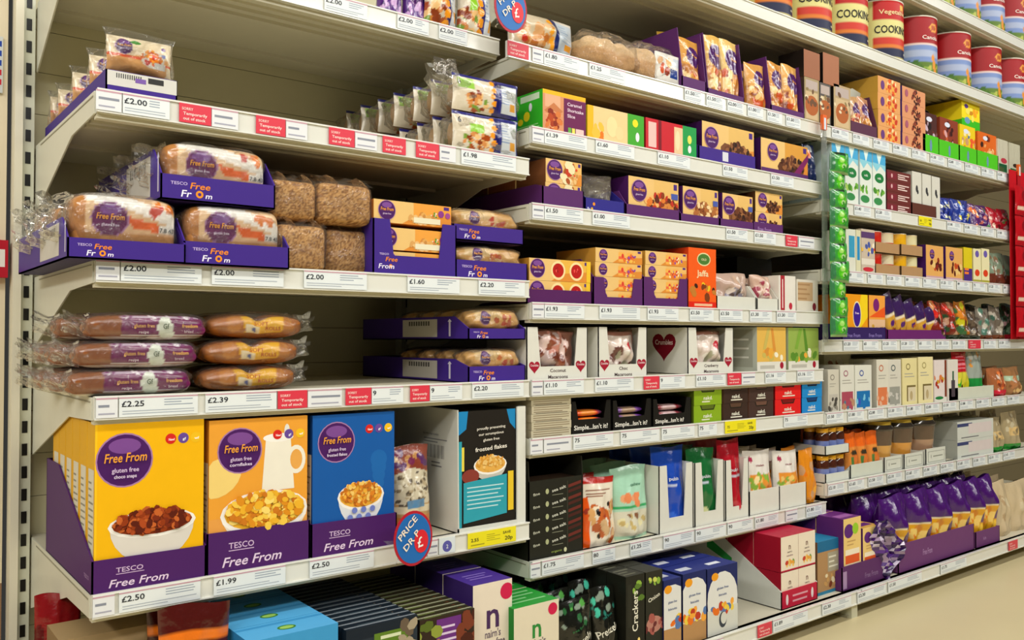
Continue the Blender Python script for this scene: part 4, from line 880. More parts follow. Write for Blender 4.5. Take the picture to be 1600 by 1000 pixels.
# ---- shelf d
z = S['d2']-.004
tray('plum tray under the two jam tart boxes', 823, 925, 451, z, yf, .2, '#55205a', hs=.035, slope=.03)
stack('tart_box', 'tart box', ['lower jam tart box at the left of its shelf', 'upper jam tart box with two red tarts pictured'], 826, 922, 402, z+.004, yf+.005, .13, lambda p: ff_front(p, 'tart', (.13, .55, .42)), '#eab548', side='#c08a34')
for i, (a, b, t, lab) in enumerate(((930, 1004, 386, 'cherry slice'), (1008, 1074, 391, 'lemon slice'))):
    x0, x1 = span(a-3, b+1, z+.02, yf); w_ = x1-x0; hf = ZP(432, x0, yf)-z
    mk('display_tray', 'plum case with notched front around the %s pile' % lab, 'display case', tray_mb(w_, .3, hf, hf+.05, PLUM, '#2a1030', None, slope=.05, cut=(.2*w_, .82*w_, hf*.32)), CARD, (x0, yf, z))
    stack('slice_box', 'cake slice box', ['%s box in the plum case, %s from the bottom' % (lab, q) for q in ('lowest', 'second', 'third')]+['%s box on top of its pile of four' % lab], a, b-1, t, z+.004, yf+.0045, .16, lambda p: ff_front(p, 'slice', (.16, .5, .4)), '#eab868', side='#c8953c', group='%s boxes in a pile of four' % lab)
def toff(p): p.ell(.55, .82, .17, .11, '#e0d8a0').ell(.55, .82, .15, .09, '#4a7a30').text('OLD', .55, .80, .05, '#e8e0b0', fit=.2, al='c').text('Jaffa', .5, .54, .14, '#f4e2b0', fit=.5, al='c').blobs(12, .55, .3, .3, .12, .07, ['#7a3a14', '#c07a2c', '#3a1c0c', '#e8c020']).rect(0, 0, 1, .12, '#d8240c').rect(.2, .05, .85, .09, '#e8b890')
box('orange_carton', 'box', 'tall orange carton with green oval badge beside the slice piles', 1076, 1119, 386, z, yf, .09, toff, '#ee5c14', side='#d8421a', n=3)
def wtray(p): p.rect(.05, .1, .95, .2, '#c8c4b8')
for i, (a, b, tt, t, lab, cols, c) in enumerate(((1121, 1180, 462, 424, 'white tray with bags of dark biscuits', ['#5a4a44', '#c9a890', '#8a8494', '#e8d8cc'], '#c0a494'), (1184, 1215, 466, 429, 'white tray with pink biscuit bags', ['#d8b8a8', '#a04050', '#e0c8b8'], '#cfac98'))):
    tray(lab, a-1, b+1, tt, z, yf, .25, '#d8d8cc', hs=.08, slope=.03)
    bag('biscuit_bag', 'bag', 'clear biscuit bag in the '+lab, a+1, b-1, t, z+.004, yf+.01, .07, lambda p: p.blobs(16, .5, .5, .45, .35, .13, cols), c, 'pillow', 3+i, n=2, amp=1.6)
box('biscuit_box', 'box', 'narrow white box with red stripe and heart', 1217, 1243, 430, z, yf, .12, lambda p: p.rect(.1, 0, .35, 1, '#a82430').rect(.2, .1, .25, .9, '#f0e8e0').ell(.7, .16, .08, .1, '#b8283c'), '#e2ddd2')
box('biscuit_box', 'box', 'cream window box with small heart right of the red striped box', 1245, 1278, 436, z, yf, .12, lambda p: p.rect(.05, .35, .75, .92, '#c0a078').lines(.05, .35, .75, .92, 4, '#a8845c').ell(.82, .18, .1, .12, '#7c2430').rect(0, 0, 1, .05, '#b8b4a4'), '#d8d2c2', n=2)
box('black_case', 'case', 'low black case far back behind the white biscuit trays', 1152, 1206, 401, z, 1.86, .22, lambda p: p.rect(.3, .35, .42, .6, '#3a3630').rect(.7, .2, 1, .8, '#2c1210'), '#14110e')
# ---- shelf e: white heart cases
z = S['e2']-.004
def heart(p, cx, cy, r, c='#a01830', t=None, tc='#f0d8d8'):
    pts = []
    for i in range(28):
        a = 2*math.pi*i/28; X = 16*math.sin(a)**3; Y = 13*math.cos(a)-5*math.cos(2*a)-2*math.cos(3*a)-math.cos(4*a)
        pts.append((cx+X/16*r*p.h/p.w, cy+Y/16*r))
    p.poly(pts, c)
    if t: p.text(t, cx, cy+.05*r, r*.45, tc, fit=r*1.5*p.h/p.w, al='c')
WH = '#dcdbd0'
def heart_case(pl, pr, pt, lab, t1, t2, prods, n=2, sidelogo=False, lip=.26):
    x0, x1 = span(pl, pr, z+.04, yf); w_ = x1-x0; hf = ZP(pt, x0, yf)-z
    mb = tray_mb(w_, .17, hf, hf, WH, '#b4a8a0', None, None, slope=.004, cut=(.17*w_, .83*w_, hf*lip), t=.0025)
    p = P(w_, hf, WH); heart(p, .12, .26, .13, t="Crumbles"); heart(p, .88, .26, .13, t="Crumbles"); p.text(t1, .5, .15, .09, '#4a3438', fit=.34, al='c'); p.text(t2, .5, .03, .09, '#4a3438', fit=.38, al='c'); p.emit(mb, lambda u, v, o: (u*w_, -o, v*hf))
    if sidelogo:
        p = P(.17, hf, WH); heart(p, .45, .62, .34, '#7e0f22', "Crumbles"); p.emit(mb, lambda u, v, o: (-o, (1-u)*.17, v*hf))
    mk('display_tray', lab, 'display case', mb, CARD, (x0, yf, z))
    for k in range(n): bag('macaroon_bag', 'bag', 'clear macaroon bag in the %s, %s from the front' % (' '.join(lab.split()[:6]), ORD[k]), pl+9, pr-9, pt+5, z+.004, yf+.006+.075*k, .068, prods, '#8a5a4a', 'pillow', 11+k+int(pl), amp=1.8)
pr1 = lambda p: p.blobs(40, .5, .5, .45, .4, .12, ['#6a3020', '#c08070', '#e0c4bc', '#8a4a34', '#b8a09a'])
pr2 = lambda p: (p.rect(.1, .1, .9, .9, '#d9c8bc'), p.blobs(10, .5, .3, .4, .3, .12, ['#a8a488', '#e4dcd0', '#6a4038']), p.ell(.7, .65, .1, .1, '#b82030'))
heart_case(823, 918, 511, 'white heart case lettered Coconut Macaroons', 'Coconut', 'Macaroons', pr1)
heart_case(935, 1011, 511, 'white heart case, second on the macaroon shelf', 'Choc', 'Macaroons', pr2, sidelogo=False)
heart_case(1075, 1146, 512, 'white heart case with large red heart on its visible side', 'Cranberry', 'Macaroons', pr2, sidelogo=True)
def veg(c1, c2):
    return lambda p: (p.rect(0, 0, 1, .22, '#dddace'), p.rect(.1, .06, .6, .14, '#b8b4a8'), p.ell(.85, .13, .07, .08, '#a01830'), p.blobs(10, .5, .35, .5, .12, .1, [c1, c2, '#f0ead0', '#e8a83c']), p.poly([(.2, .5), (.3, .5), (.45, .98), (.35, .98)], c1), p.poly([(.55, .45), (.65, .45), (.55, .98), (.48, .98)], c2))
box('cracker_box', 'box', 'white case with clear side and pasta yellow front', 1183, 1228, 511, z, yf, .16, veg('#c8b45c', '#d8923c'), '#e0b454', side='#b9beb0', psf=lambda s: s.rect(.1, .1, .9, .95, '#a3a596').rect(.2, .3, .8, .34, '#d8d8cc').rect(.2, .5, .8, .54, '#d8d8cc').rect(.2, .7, .8, .74, '#d8d8cc'))
box('cracker_box', 'box', 'green fronted case with cauliflower picture at the right of the macaroon shelf', 1232, 1279, 512, z, yf, .16, veg('#7da83c', '#5a8a2c'), '#93ad50', side='#aab08a')
# ---- shelf f: bars
z = S['f2']-.004
bar = lambda p: p.lines(.05, .1, .95, .95, 3, '#8a7a60', .35).rect(.1, .0, .9, .12, '#8d8470')
stack('oat_bar', 'bar pack', ['cream bar pack at the bottom of the left pile', 'second cream bar pack of the left pile', 'third cream bar pack of the left pile', 'fourth cream bar pack of the left pile', 'topmost cream bar pack of the left pile'], 830, 892, 622, z, yf, .15, bar, '#c4bba0', side='#a89e84', group='cream bar packs in a pile', top='#b4aa90')
SB = '#15130f'
for i, (a, b, t, cc, lab) in enumerate(((893, 955, 628, ['#e8541c', '#f08a2c', '#7a3a60'], 'black bar case with orange bars'), (957, 1018, 626, ['#7a4a9c', '#a88a70', '#5a2c7c'], 'black bar case with violet bars'), (1020, 1080, 624, ['#8a2430', '#c8a8a8', '#5c3038'], 'black bar case with dark red bars'))):
    x0, x1 = span(a, b, z+.02, yf); w_ = x1-x0; hf = ZP(t, x0, yf)-z
    mb = tray_mb(w_, .16, hf, hf, SB, '#0c0a08', None, None, slope=.004, cut=(.1*w_, .88*w_, hf*.45), t=.002)
    P(w_, hf, SB).text("Simple...Isn't it?", .06, .14, .2, '#ece8dc', fit=.85).emit(mb, lambda u, v, o: (u*w_, -o, v*hf))
    mk('display_tray', lab+", lettered Simple Isn't it", 'display case', mb, CARD, (x0, yf, z))
    for k in range(3):
        bag('snack_bar', 'snack bar', 'snack bar lying in the %s, %s' % (lab, ['lowest', 'middle', 'uppermost'][k]), a+5, b-6, 0, z+.004+.019*k, yf+.006, .04, lambda p: p.rect(0, 0, .4, 1, cc[0]).rect(.4, 0, .8, 1, cc[1]).rect(.8, 0, 1, 1, cc[2]).lines(.1, .3, .8, .8, 2, '#e8d8c8'), cc[0], 'pillow', k, q=(20, 8)) if False else \
        mk('snack_bar', 'snack bar lying in the %s, %s' % (lab, ['lowest', 'middle', 'uppermost'][k]), 'snack bar', loaf_mb(w_*.84, .045, .018, P(w_*.8, .02, cc[0]).rect(.3, 0, .7, 1, cc[1]).rect(.8, 0, 1, 1, cc[2]), .8, .5, 40, 10, back=cc[0]), GLOSS, (x0+w_*.07, yf+.008+.002*k, z+.004+.02*k))
def nakd(c, cd_, tn):
    def f(p): p.poly([(.22, 1), (.78, 1), (.72, .72), (.28, .72)], '#1c1a10').poly([(.26, 1), (.74, 1), (.70, .78), (.3, .78)], cd_).text('nakd.', .5, .3, .3, '#f0eedc', fit=.62, al='c').lines(.28, .12, .76, .24, 1, '#e0dcc8', .6)
    return f
for a, b, t, c, cdk, lab in ((1084, 1127, 606, '#86a81e', '#5a6a1c', 'lime green'), (1131, 1168, 604, '#3a2820', '#5a4030', 'dark brown'), (1171, 1208, 602, '#44302a', '#6a4a3c', 'chocolate brown'), (1211, 1251, 599, '#dc1c1c', '#7a1010', 'bright red'), (1253, 1284, 597, '#1f86cc', '#123c70', 'sky blue')):
    stack('bar_case', 'snack bar case', ['lower %s snack bar case' % lab, 'upper %s snack bar case' % lab], a, b, t, z, yf, .14, nakd(c, cdk, ''), c, side=cdk)
# ---- shelf g
z = S['g2']-.004
x0, x1 = span(826, 911, z+.05, yf); w_ = x1-x0; hf = ZP(722, x0, yf)-z
p = P(w_, hf, '#22221a')
for i in range(5):
    y = .17+.16*i; p.text('fine', .08, y, .05, '#c8c8b4', fit=.12, rot=.15).ell(.33, y+.04, .022, .035, '#b0b488').text('sea salt', .42, y+.02, .055, '#d8d8c8', fit=.26, rot=.2).rect(.42, y-.02, .62, y-.012, '#8a8a74')
    for j in range(2): p.poly([(.72, y-.02+.07*j), (.96, y+.02+.07*j), (.96, y+.06+.07*j), (.72, y+.02+.07*j)], ['#4a221c', '#6c2c24'][j])
p.rect(.70, .1, .705, .95, '#5a5a48').text('organic', .4, .06, .04, '#8a9a4c', fit=.2).ell(.66, .07, .02, .03, '#c8c8a0')
mb = tray_mb(w_, .2, hf*.8, hf, '#22221a', '#33241a', None, None, slope=.004, t=.003); mb.box(.003, .0032, 0, w_-.003, .09, hf*.78, '#1c1a14', T='#3a2a20')
p.emit(mb, lambda u, v, o: (u*w_, -o, v*hf*.8))
mk('chocolate_case', 'tall black case of chocolate bars at the left of the lowest raised shelf', 'case', mb, CARD, (x0, yf, z))
def pop(p): p.rect(0, 0, .22, .72, '#ee5a14').rect(0, .9, 1, 1, '#b8281c').lines(.2, .7, .85, .88, 4, '#8a4a30').blobs(26, .6, .5, .35, .2, .08, ['#e0a868', '#c8642c', '#f2e0c0', '#a83a28']).blobs(18, .65, .2, .3, .15, .08, ['#d8b080', '#b85a2c', '#f0d8b8']).ell(.4, .5, .035, .05, '#1c1410').ell(.75, .6, .03, .04, '#1c1410').ell(.42, .15, .03, .04, '#1c1410')
bag('snack_pouch', 'pouch', 'orange and cream snack pouch beside the tall black case', 912, 972, 752, z, yf+.005, .07, pop, '#eadfca', seed=4, n=3, q=(44, 60))
def mint(p): p.rect(0, .42, 1, .47, '#2fa860').rect(0, .05, 1, .4, '#d9d4bc').blobs(6, .45, .55, .2, .08, .07, ['#f0a878', '#e88a58']).text('cashew', .6, .72, .06, '#5a8a70', fit=.35, al='c').blobs(12, .5, .25, .3, .1, .05, ['#c8b070', '#8a5a3c', '#e8e0b0'])
bag('snack_pouch', 'pouch', 'mint green snack pouch right of the orange pouch', 966, 1022, 734, z, yf+.015, .07, mint, '#a9d8bc', seed=5, n=3, q=(40, 56))
def vac(c, badge):
    return lambda p: p.text('pulsin', .5, .6, .06, '#e8ecf4', fit=.7, al='c').lines(.2, .5, .8, .56, 1, '#d0d8ec').lines(.15, .08, .85, .2, 2, '#d8dcec').ell(.35, .15, .1, .08, badge)
for i, (a, b, t, wt, c, lc, lab, badge) in enumerate(((1030, 1083, 721, 702, '#1c49b4', '#1d57c8', 'blue', '#3a6ad0'), (1086, 1131, 716, 704, '#1a6a34', '#1f7a3c', 'dark green', '#d8d8a0'), (1134, 1170, 712, 690, '#b01424', '#c8202c', 'red', '#c03040'))):
    x0, x1 = span(a, b, z+.05, yf); w_ = x1-x0; hf = ZP(t+8, x0, yf)-z
    mk('display_tray', 'white case with window around the %s pouch' % lab, 'display case', tray_mb(w_, .24, hf, hf, WH, '#b8b8ae', None, None, slope=.004, cut=(.22*w_, .80*w_, hf*.22), t=.0025), CARD, (x0, yf, z))
    bag('snack_pouch', 'pouch', 'glossy %s pouch standing in its white case' % lab, a+1, b-1, wt, z+.004, yf+.006, .075, vac(c, badge), c, seed=14+i, n=3, q=(30, 40))
for i, (a, b, t, lab) in enumerate(((1174, 1216, 708, 'left of two white cracker pouches with orange picture'), (1221, 1258, 708, 'right of two white cracker pouches with orange picture'))):
    tray('white tray under the '+lab, a-3, b+2, 768-8*i, z, yf, .24, WH, hs=.06, slope=.03)
    bag('cracker_pouch', 'pouch', lab, a, b, t, z+.004, yf+.006, .07, lambda p: p.rect(.1, .3, .9, .62, '#e89434').blobs(16, .5, .45, .35, .14, .07, ['#f4cc70', '#d8701c', '#f8e0a0', '#8ab040']).text('crackers', .5, .75, .05, '#8a3040', fit=.6, al='c').ell(.2, .86, .05, .05, '#a83050'), '#e4ded4', seed=20+i, n=3)
bag('cracker_pouch', 'pouch', 'orange pouch at the right end of the pouch shelf', 1260, 1281, 704, z, yf+.01, .06, lambda p: p.blobs(14, .5, .5, .4, .4, .09, ['#f0a82c', '#e87a14', '#c89a70']), '#e08a1c', seed=23, n=2)
# ---- bottom deck
z = S['base']-.004
def pretz(ccs, t='Pretzels'):
    return lambda p: p.text(t, .5, .42, .13, '#e4e0cc', fit=.8, al='c', rot=.3).blobs(16, .5, .8, .4, .14, .05, ccs+['#2c2c24', '#8a9a8a']).blobs(12, .5, .12, .4, .1, .07, ['#c8501c', '#8a3014', '#e08a3c']).text('free from', .5, .62, .05, ccs[0], fit=.4, al='c', rot=.3)
bag('pretzel_bag', 'bag', 'black pretzel bag with green marks beside the green oatcake box', 880, 938, 948, z, 1.575, .07, pretz(['#2f6a3c', '#5aa84c']), '#14150f', seed=3, n=4, q=(44, 60))
bag('pretzel_bag', 'bag', 'black pretzel bag with teal marks, second from the left', 934, 975, 926, z, 1.585, .07, pretz(['#2a7a6a', '#4ac0a0']), '#14150f', seed=6, n=4, q=(44, 60))
row(4, 978, 1007, 902, 1.575, .07, .003, 'cracker_carton', 'box', 'slim black carton with sideways lettering beside the pretzel bags', lambda p: p.text('Crackers', .62, .34, .13, '#ece8d4', rot=1.57).rect(.1, .4, .3, .9, '#2c2c22').blobs(8, .8, .8, .12, .1, .04, ['#8ab040', '#5a7a2c']).blobs(14, .65, .12, .2, .12, .05, ['#f0b43c', '#e0901c', '#f8dc80']), '#23231a', '#17170f', '#2a2a20', lambda t: t.lines(.1, .1, .9, .9, 3, '#6a6a58'))
row(4, 1009, 1035, 895, 1.575, .07, .003, 'cracker_carton', 'box', 'slim black carton with pink biscuit picture', lambda p: p.text('Onion', .5, .66, .07, '#e8e4d0', fit=.7, al='c', rot=.3).blobs(8, .5, .85, .3, .06, .04, ['#8ab040', '#c8d060']).ell(.5, .36, .14, .1, '#b88070').blobs(10, .5, .34, .2, .12, .05, ['#a85a50', '#6a2c2c']), '#2a2a20', '#17170f', '#33332a')
def bk(p, base=True):
    p.ell(.5, .5, .36, .42, '#e2e2dc'); p.rect(0, 0, 1, .3, '#b98c58') if base else p.rect(0, 0, 1, .38, '#d6d6ca'); p.text('gluten free', .5, .66, .05, '#5a6a94', fit=.5, al='c').text('biscuits', .5, .56, .05, '#5a6a94', fit=.5, al='c').ell(.25, .86, .08, .06, '#f0a020').blobs(14, .6, .38, .36, .08, .06, ['#e8731c', '#f4a83c', '#c03c20', '#f0d048', '#5a7ab0'])
row(4, 1037, 1064, 908, 1.57, .08, .003, 'biscuit_box', 'box', 'navy biscuit box with cream arch, leftmost of three', bk, '#1c2660', '#141a44', '#24307a', lambda t: t.rect(.2, .3, .7, .6, '#c8ccd8'))
row(4, 1067, 1103, 898, 1.57, .08, .003, 'biscuit_box', 'box', 'navy biscuit box with cream arch, middle of three', bk, '#1c2660', '#141a44', '#24307a', lambda t: t.rect(.2, .3, .7, .6, '#c8ccd8'))
row(4, 1105, 1152, 890, 1.57, .09, .003, 'biscuit_box', 'box', 'navy biscuit box on white base with bird emblem, rightmost of three', lambda p: (bk(p, False), p.ell(.5, .2, .09, .12, '#3a4048'), p.ell(.53, .22, .07, .09, '#d6d6ca')), '#1c2660', '#141a44', '#24307a', lambda t: t.rect(.3, .3, .7, .5, '#e0e4ec'))
# red oatcake case
yf2 = 1.585; x0, x1 = span(1221, 1277, z+.1, yf2); w_ = x1-x0; hf = ZP(926, x0, yf2)-z; hh = ZP(838, x0, yf2)-z
dd = .42
mb = MB(); mb.box(0, 0, 0, w_, .003, hf, '#c01c3c'); mb.box(0, dd-.003, 0, w_, dd, hh*.9, WH); mb.box(0, 0, 0, w_, dd, .003, WH)
for x in (0, w_-.003): mb.prism([(x, 0, 0), (x, dd, 0), (x, dd, hh*.92), (x, dd*.62, hh*.92), (x, 0, hf)], (.003, 0, 0), '#d4d6cc')
p = P(w_, hf, '#c01c3c').ell(.15, .5, .12, .3, '#e8d8d8').ell(.85, .5, .12, .3, '#e8d8d8').lines(.3, .2, .72, .8, 2, '#e0a0ac'); p.emit(mb, lambda u, v, o: (u*w_, -o, v*hf))
p = P(dd, hh, '#d4d6cc').text("nairn's", .10, .72, .09, '#c05a6a', fit=.18).poly([(.32, .78), (.56, .55), (.56, .45), (.32, .62)], '#2f9a44').rect(.2, .16, .42, .34, '#4a4a44').rect(.22, .18, .40, .32, '#d4d6cc')
for i in range(9): p.rect(.22+.02*i, .19, .225+.02*i+(i % 3)*.003, .30, '#4a4a44')
p.emit(mb, lambda u, v, o: (-o, (1-u)*dd, v*hh))
mk('display_tray', 'white and red case of oatcake boxes on the bottom deck', 'display case', mb, CARD, (x0, yf2, z))
def nred(p): p.rect(.0, 0, 1, .04, '#b81838').text('n', .5, .62, .24, '#7a5a50', al='c').text("nairn's", .5, .52, .07, '#7a6a64', fit=.5, al='c').text('oatcakes', .5, .42, .07, '#9a7a7c', fit=.6, al='c').blobs(8, .5, .22, .22, .1, .08, ['#e8a23c', '#f0c468', '#c8402c', '#7aa04a'])
bw = (w_-.008)/2; bh = hh/2-.004; zi = z+.004
q = carton_mb(bw-.001, .10, bh-.002, None, side='#9c1028', top='#b41c3a'); P(bw, bh, '#ecdfc8').rect(0, 0, 1, 1, '#ecdfc8').emit(q, lambda u, v, o: (u*(bw-.001), -o, v*(bh-.002)))
pp = P(bw-.001, bh-.002, '#ecdfc8'); nred(pp); q = carton_mb(bw-.001, .10, bh-.002, pp, side='#9c1028', top='#b41c3a'); o = None
for lv in range(2):
    for k in range(4):
        for c_ in range(2):
            lab = '%s %s red sided oatcake box%s in the white and red case' % (('lower', 'upper')[lv], ('left', 'right')[c_], '' if k == 0 else ', %s from the front,' % ORD[k])
            loc = (x0+.004+bw*c_, yf2+.004+.101*k, zi+.0+bh*lv)
            if o is None: o = mk('oatcake_box', lab, 'box', q, CARD, loc, 'red oatcake boxes')
            else: clone(o, loc, lab, 'red oatcake boxes')
row(4, 1277, 1312, 848, 1.60, .07, .003, 'oatcake_box', 'box', 'teal topped brown box right of the red oatcake case', lambda p: p.rect(0, .8, 1, 1, '#1c6a94').rect(0, 0, 1, .06, '#2c7a9c').rect(.45, .4, .95, .76, '#a8a088').lines(.5, .45, .9, .72, 3, '#e0dcc8').blobs(12, .6, .25, .3, .12, .06, ['#e8d8b0', '#7a3a20', '#c89a5c', '#f0e4c8']), '#b28a5c', '#8a6a48', '#2c86b0')
# ================================================================= RIGHT BAY
# ---- cooking tins high up
def tin(name, lab, x, y, z, r, h, p, group, rot=0.0):
    seg = 96; prof = [(r*.97, 0), (r, .004)]+[(r, .004+(h-.012)*i/34) for i in range(1, 35)]+[(r*1.012, h-.006), (r*1.012, h-.002), (r*.96, h-.001), (r*.95, h-.006)]
    t = empty(name, (x, y, z), rot); tag(t, lab, 'tin', group); mb = MB(); pts = []
    for rr, zz in prof:
        for k in range(seg):
            a = 2*math.pi*k/seg; pts.append((rr*math.cos(a), rr*math.sin(a), zz))
    # the label panel spans the arc facing the aisle
    def vc(i, j):
        a = (i/seg); u = (a-.50)/.50        # from -X round by -Y to +X
        if prof[j][1] > h-.008: return '#d8d4c4'
        return p.at(max(.001, min(.999, u)), min(.999, max(.001, prof[j][1]/h))) if 0 <= u <= 1 else p.bg
    mb.grid(pts, seg, len(prof), None, wrap=True, vcol=vc)
    p.emit_text(mb, lambda u, v, o: ((r+.0012+o)*math.cos(math.pi*(1+u)), (r+.0012+o)*math.sin(math.pi*(1+u)), v*h), .0004)
    mb.build('tin_body', TIN, t)
    mb = MB(); mb.lathe([(r*.955, 0), (r*.2, .001), (r*.18, .006), (.0001, .0065)], 40, lambda i, j: '#d8d0b0'); mb.build('tin_lid', TIN, t, (0, 0, h-.005))
    return t
r = .098
def cook(p):
    p.rect(0, 0, .2, 1, '#e6e2cc').rect(.06, 0, .12, 1, '#c8d0cc').rect(.26, .66, .80, .97, '#bc1410').text('Vegetable', .53, .76, .10, '#f0d49c', fit=.42, al='c').ell(.68, .89, .06, .05, '#e8b450').rect(.26, .42, .80, .66, '#dcd488').text('COOKING', .53, .46, .17, '#1c170c', fit=.50, al='c').rect(.26, .28, .80, .40, '#cc3420').rect(.26, .24, .8, .29, '#d87820').rect(.26, .1, .8, .23, '#141c40').text('oil', .7, .14, .05, '#e8e0c0', fit=.1).rect(.86, 0, 1, 1, '#141c40')
P1 = P(.31, .25, '#dcd088'); cook(P1)
def cano(p):
    p.rect(0, 0, .10, 1, '#e8e8e0').rect(.10, .52, 1, 1, '#a00c14').poly([(.1, .50), (1, .50), (1, .54), (.1, .54)], '#f2d8cc').rect(.1, 0, 1, .5, '#7890c4').rect(.1, .32, 1, .42, '#a8b4d0').rect(.1, 0, 1, .22, '#5a7a1c').blobs(26, .5, .12, .9, .1, .05, ['#4f7a1c', '#8aa83c', '#3c6a18', '#b0b84c']).poly([(.62, 0), (.7, 0), (.62, .36), (.57, .34)], '#e0902c').ell(.62, .80, .10, .08, '#e8a03c').ell(.62, .80, .07, .045, '#b4501c').text('Canola', .56, .60, .09, '#f6e6dc', fit=.3, al='c').rect(.93, 0, .95, 1, '#e8e0d0')
P2 = P(.31, .25, '#a00c14'); cano(P2)
zk = S['k3']-.004; yy = FY+.115; proto = {}
def put(kind, x, y, z, lab):
    if kind not in proto: proto[kind] = tin('cooking_oil_tin', lab, x, y, z, r, .245, (P1, P2)[kind], ('cream cooking oil tins', 'red canola tins')[kind], -.45)
    else: clone(proto[kind], (x, y, z), lab, rz=-.45)
xs = [XP(q, yy-.04, 2.0)+0 for q in (1208, 1256, 1306, 1368, 1428)]
for k, x in enumerate((2.22, 2.46, 2.70, 2.94, 3.20)):
    put(0, x+.03, yy, zk, 'cream and red cooking oil tin, %s from the left on its shelf' % ORD[k]); put(0, x+.05, yy+.205, zk, 'cream cooking oil tin behind the %s tin of the front row' % ORD[k])
for k, x in enumerate((3.50, 3.80, 4.10, 4.36)):
    put(1, x, yy, zk, 'red tin with field picture, %s of the red tins on the cooking oil shelf' % ORD[k]); put(1, x+.02, yy+.205, zk, 'red tin behind the %s red tin of the cooking oil shelf' % ORD[k])
for k, x in enumerate((3.42, 3.66, 3.90, 4.14, 4.38)): put(1, x, yy, S['m3']-.004, 'red tin with field picture on the highest shelf, %s from its left' % ORD[k])
# ---- top shelf of the right bay
z = S['a3']-.004; yf = 1.69
tray('plum tray with tall left side at the left of the right bay', 1329, 1371, 188, z, yf, .3, '#5a3048', hs=.17, slope=.03)
bag('cake_bag', 'cake bag', 'left pack in the plum tray under the white box', 1336, 1352, 146, z+.004, yf+.006, .06, cakeup, '#c89a6c', seed=3)
bag('cake_bag', 'cake bag', 'right pack in the plum tray under the white box', 1351, 1367, 148, z+.004, yf+.006, .06, cakeup, '#c8906c', seed=4)
mb = MB(); x0 = XP(1331, 1.72, z+.24); mb.prism([(0, 0, 0), (.15, 0, 0), (.13, 0, .045), (.07, 0, .055), (0, 0, .02)], (0, .2, 0), '#bcbcae')
mk('white_box', 'grey white sloped box lying above the plum tray', 'box', mb, CARD, (x0, 1.76, z+.15))
def pat(cols): return lambda p: (p.blobs(26, .5, .5, .5, .5, .1, cols), [p.ell(.18, .15+.22*k, .045, .05, '#6a3a8c') for k in range(4)])
stack('biscuit_box', 'biscuit box', ['orange patterned biscuit box at the pile bottom', 'orange patterned biscuit box, second up', 'orange patterned biscuit box, third up', 'orange patterned biscuit box on the pile top'], 1372, 1407, 117, z, yf, .16, lambda p: p.blobs(44, .6, .5, .6, .45, .13, ['#e8621c', '#f0b050', '#c83c20', '#f4d8a0']).ell(.2, .5, .22, .28, '#6a3a7c'), '#e0a060', side='#c89a3c')
stack('biscuit_box', 'biscuit box', ['chocolate patterned biscuit box at the pile bottom', 'chocolate patterned biscuit box, second up', 'chocolate patterned biscuit box, third up', 'chocolate patterned biscuit box on the pile top'], 1410, 1446, 133, z, yf, .16, lambda p: p.blobs(44, .6, .48, .6, .45, .13, ['#5a2418', '#8a3c28', '#e09060', '#3a140e']).ell(.18, .6, .2, .25, '#a85a70'), '#d89468', side='#4a2f7c')
for i, (a, b, t, tt, c, cc, lab) in enumerate(((1444, 1464, 174, 208, '#4a2420', ['#c8b0c0', '#201010', '#6a3028'], 'dark'), (1469, 1497, 182, 217, '#8a3a24', ['#c05a2c', '#5a1c18', '#d8a0a0', '#3a100c'], 'chestnut'), (1500, 1524, 193, 226, '#e8c81c', ['#f0e0a0', '#c89a6c', '#5a7a9c', '#e85a2c'], 'yellow'), (1528, 1557, 204, 234, '#d8661c', ['#e8a05c', '#8a2a14', '#f0c890', '#3a1c10'], 'orange'))):
    tray('lime green tray under the %s biscuit box' % lab, a-2, b+3, tt, z, yf, .2, '#4fc01e', hs=.07, slope=.03, p=lambda p: p.ell(.5, .5, .12, .3, '#6a90b0'))
    box('biscuit_box', 'biscuit box', '%s biscuit box standing in a lime green tray' % lab, a, b, t, z+.004, yf+.006, .14, lambda p: p.blobs(18, .5, .5, .42, .4, .09, cc).ell(.4, .85, .14, .06, '#dce0f0'), c, side=c)
zz = ZP(190, XP(1484, 1.7, z+.2), 1.7)
def yb(p): p.rect(0, 0, 1, .35, '#38b81c').ell(.25, .8, .1, .08, '#5a3a8c').ell(.3, .3, .14, .12, '#6a9ac0').blobs(8, .6, .6, .3, .2, .1, ['#f0a01c', '#f4e060', '#c8861c'])
x0 = XP(1505, 1.72, zz); 
def ybs(s): s.rect(0, 0, 1, .3, '#3fae1e').ell(.42, .66, .17, .22, '#f0ecd0').ell(.42, .66, .155, .19, '#1c3060').text('biscuits', .42, .60, .14, '#e8e8f0', fit=.24, al='c')
x0, x1 = span(1503, 1531, zz, 1.71)
p = P(.11, .12, '#eed81e'); yb(p); s = P(.27, .12, '#eed81e'); ybs(s)
mk('biscuit_box', 'big yellow and green box lying across the lime green trays', 'biscuit box', carton_mb(x1-x0, .27, .12, p, side='#eed81e', top='#f0e040', pside=s), CARD, (x0, 1.71, z+.165), None)
box('white_bag', 'bag', 'white packet with green and red picture at the right of the top right shelf', 1559, 1575, 216, z, yf, .1, lambda p: p.rect(.1, 0, .9, .3, '#1c5a34').ell(.6, .4, .2, .08, '#c03c4c'), '#cfcab4', m=GLOSS)
box('white_bag', 'bag', 'second white packet with green picture beside the red hanging strip', 1577, 1594, 222, z, yf, .1, lambda p: p.rect(.1, 0, .9, .25, '#1c6a34').ell(.6, .35, .2, .06, '#3a2a1c'), '#c8c4ac', m=GLOSS)
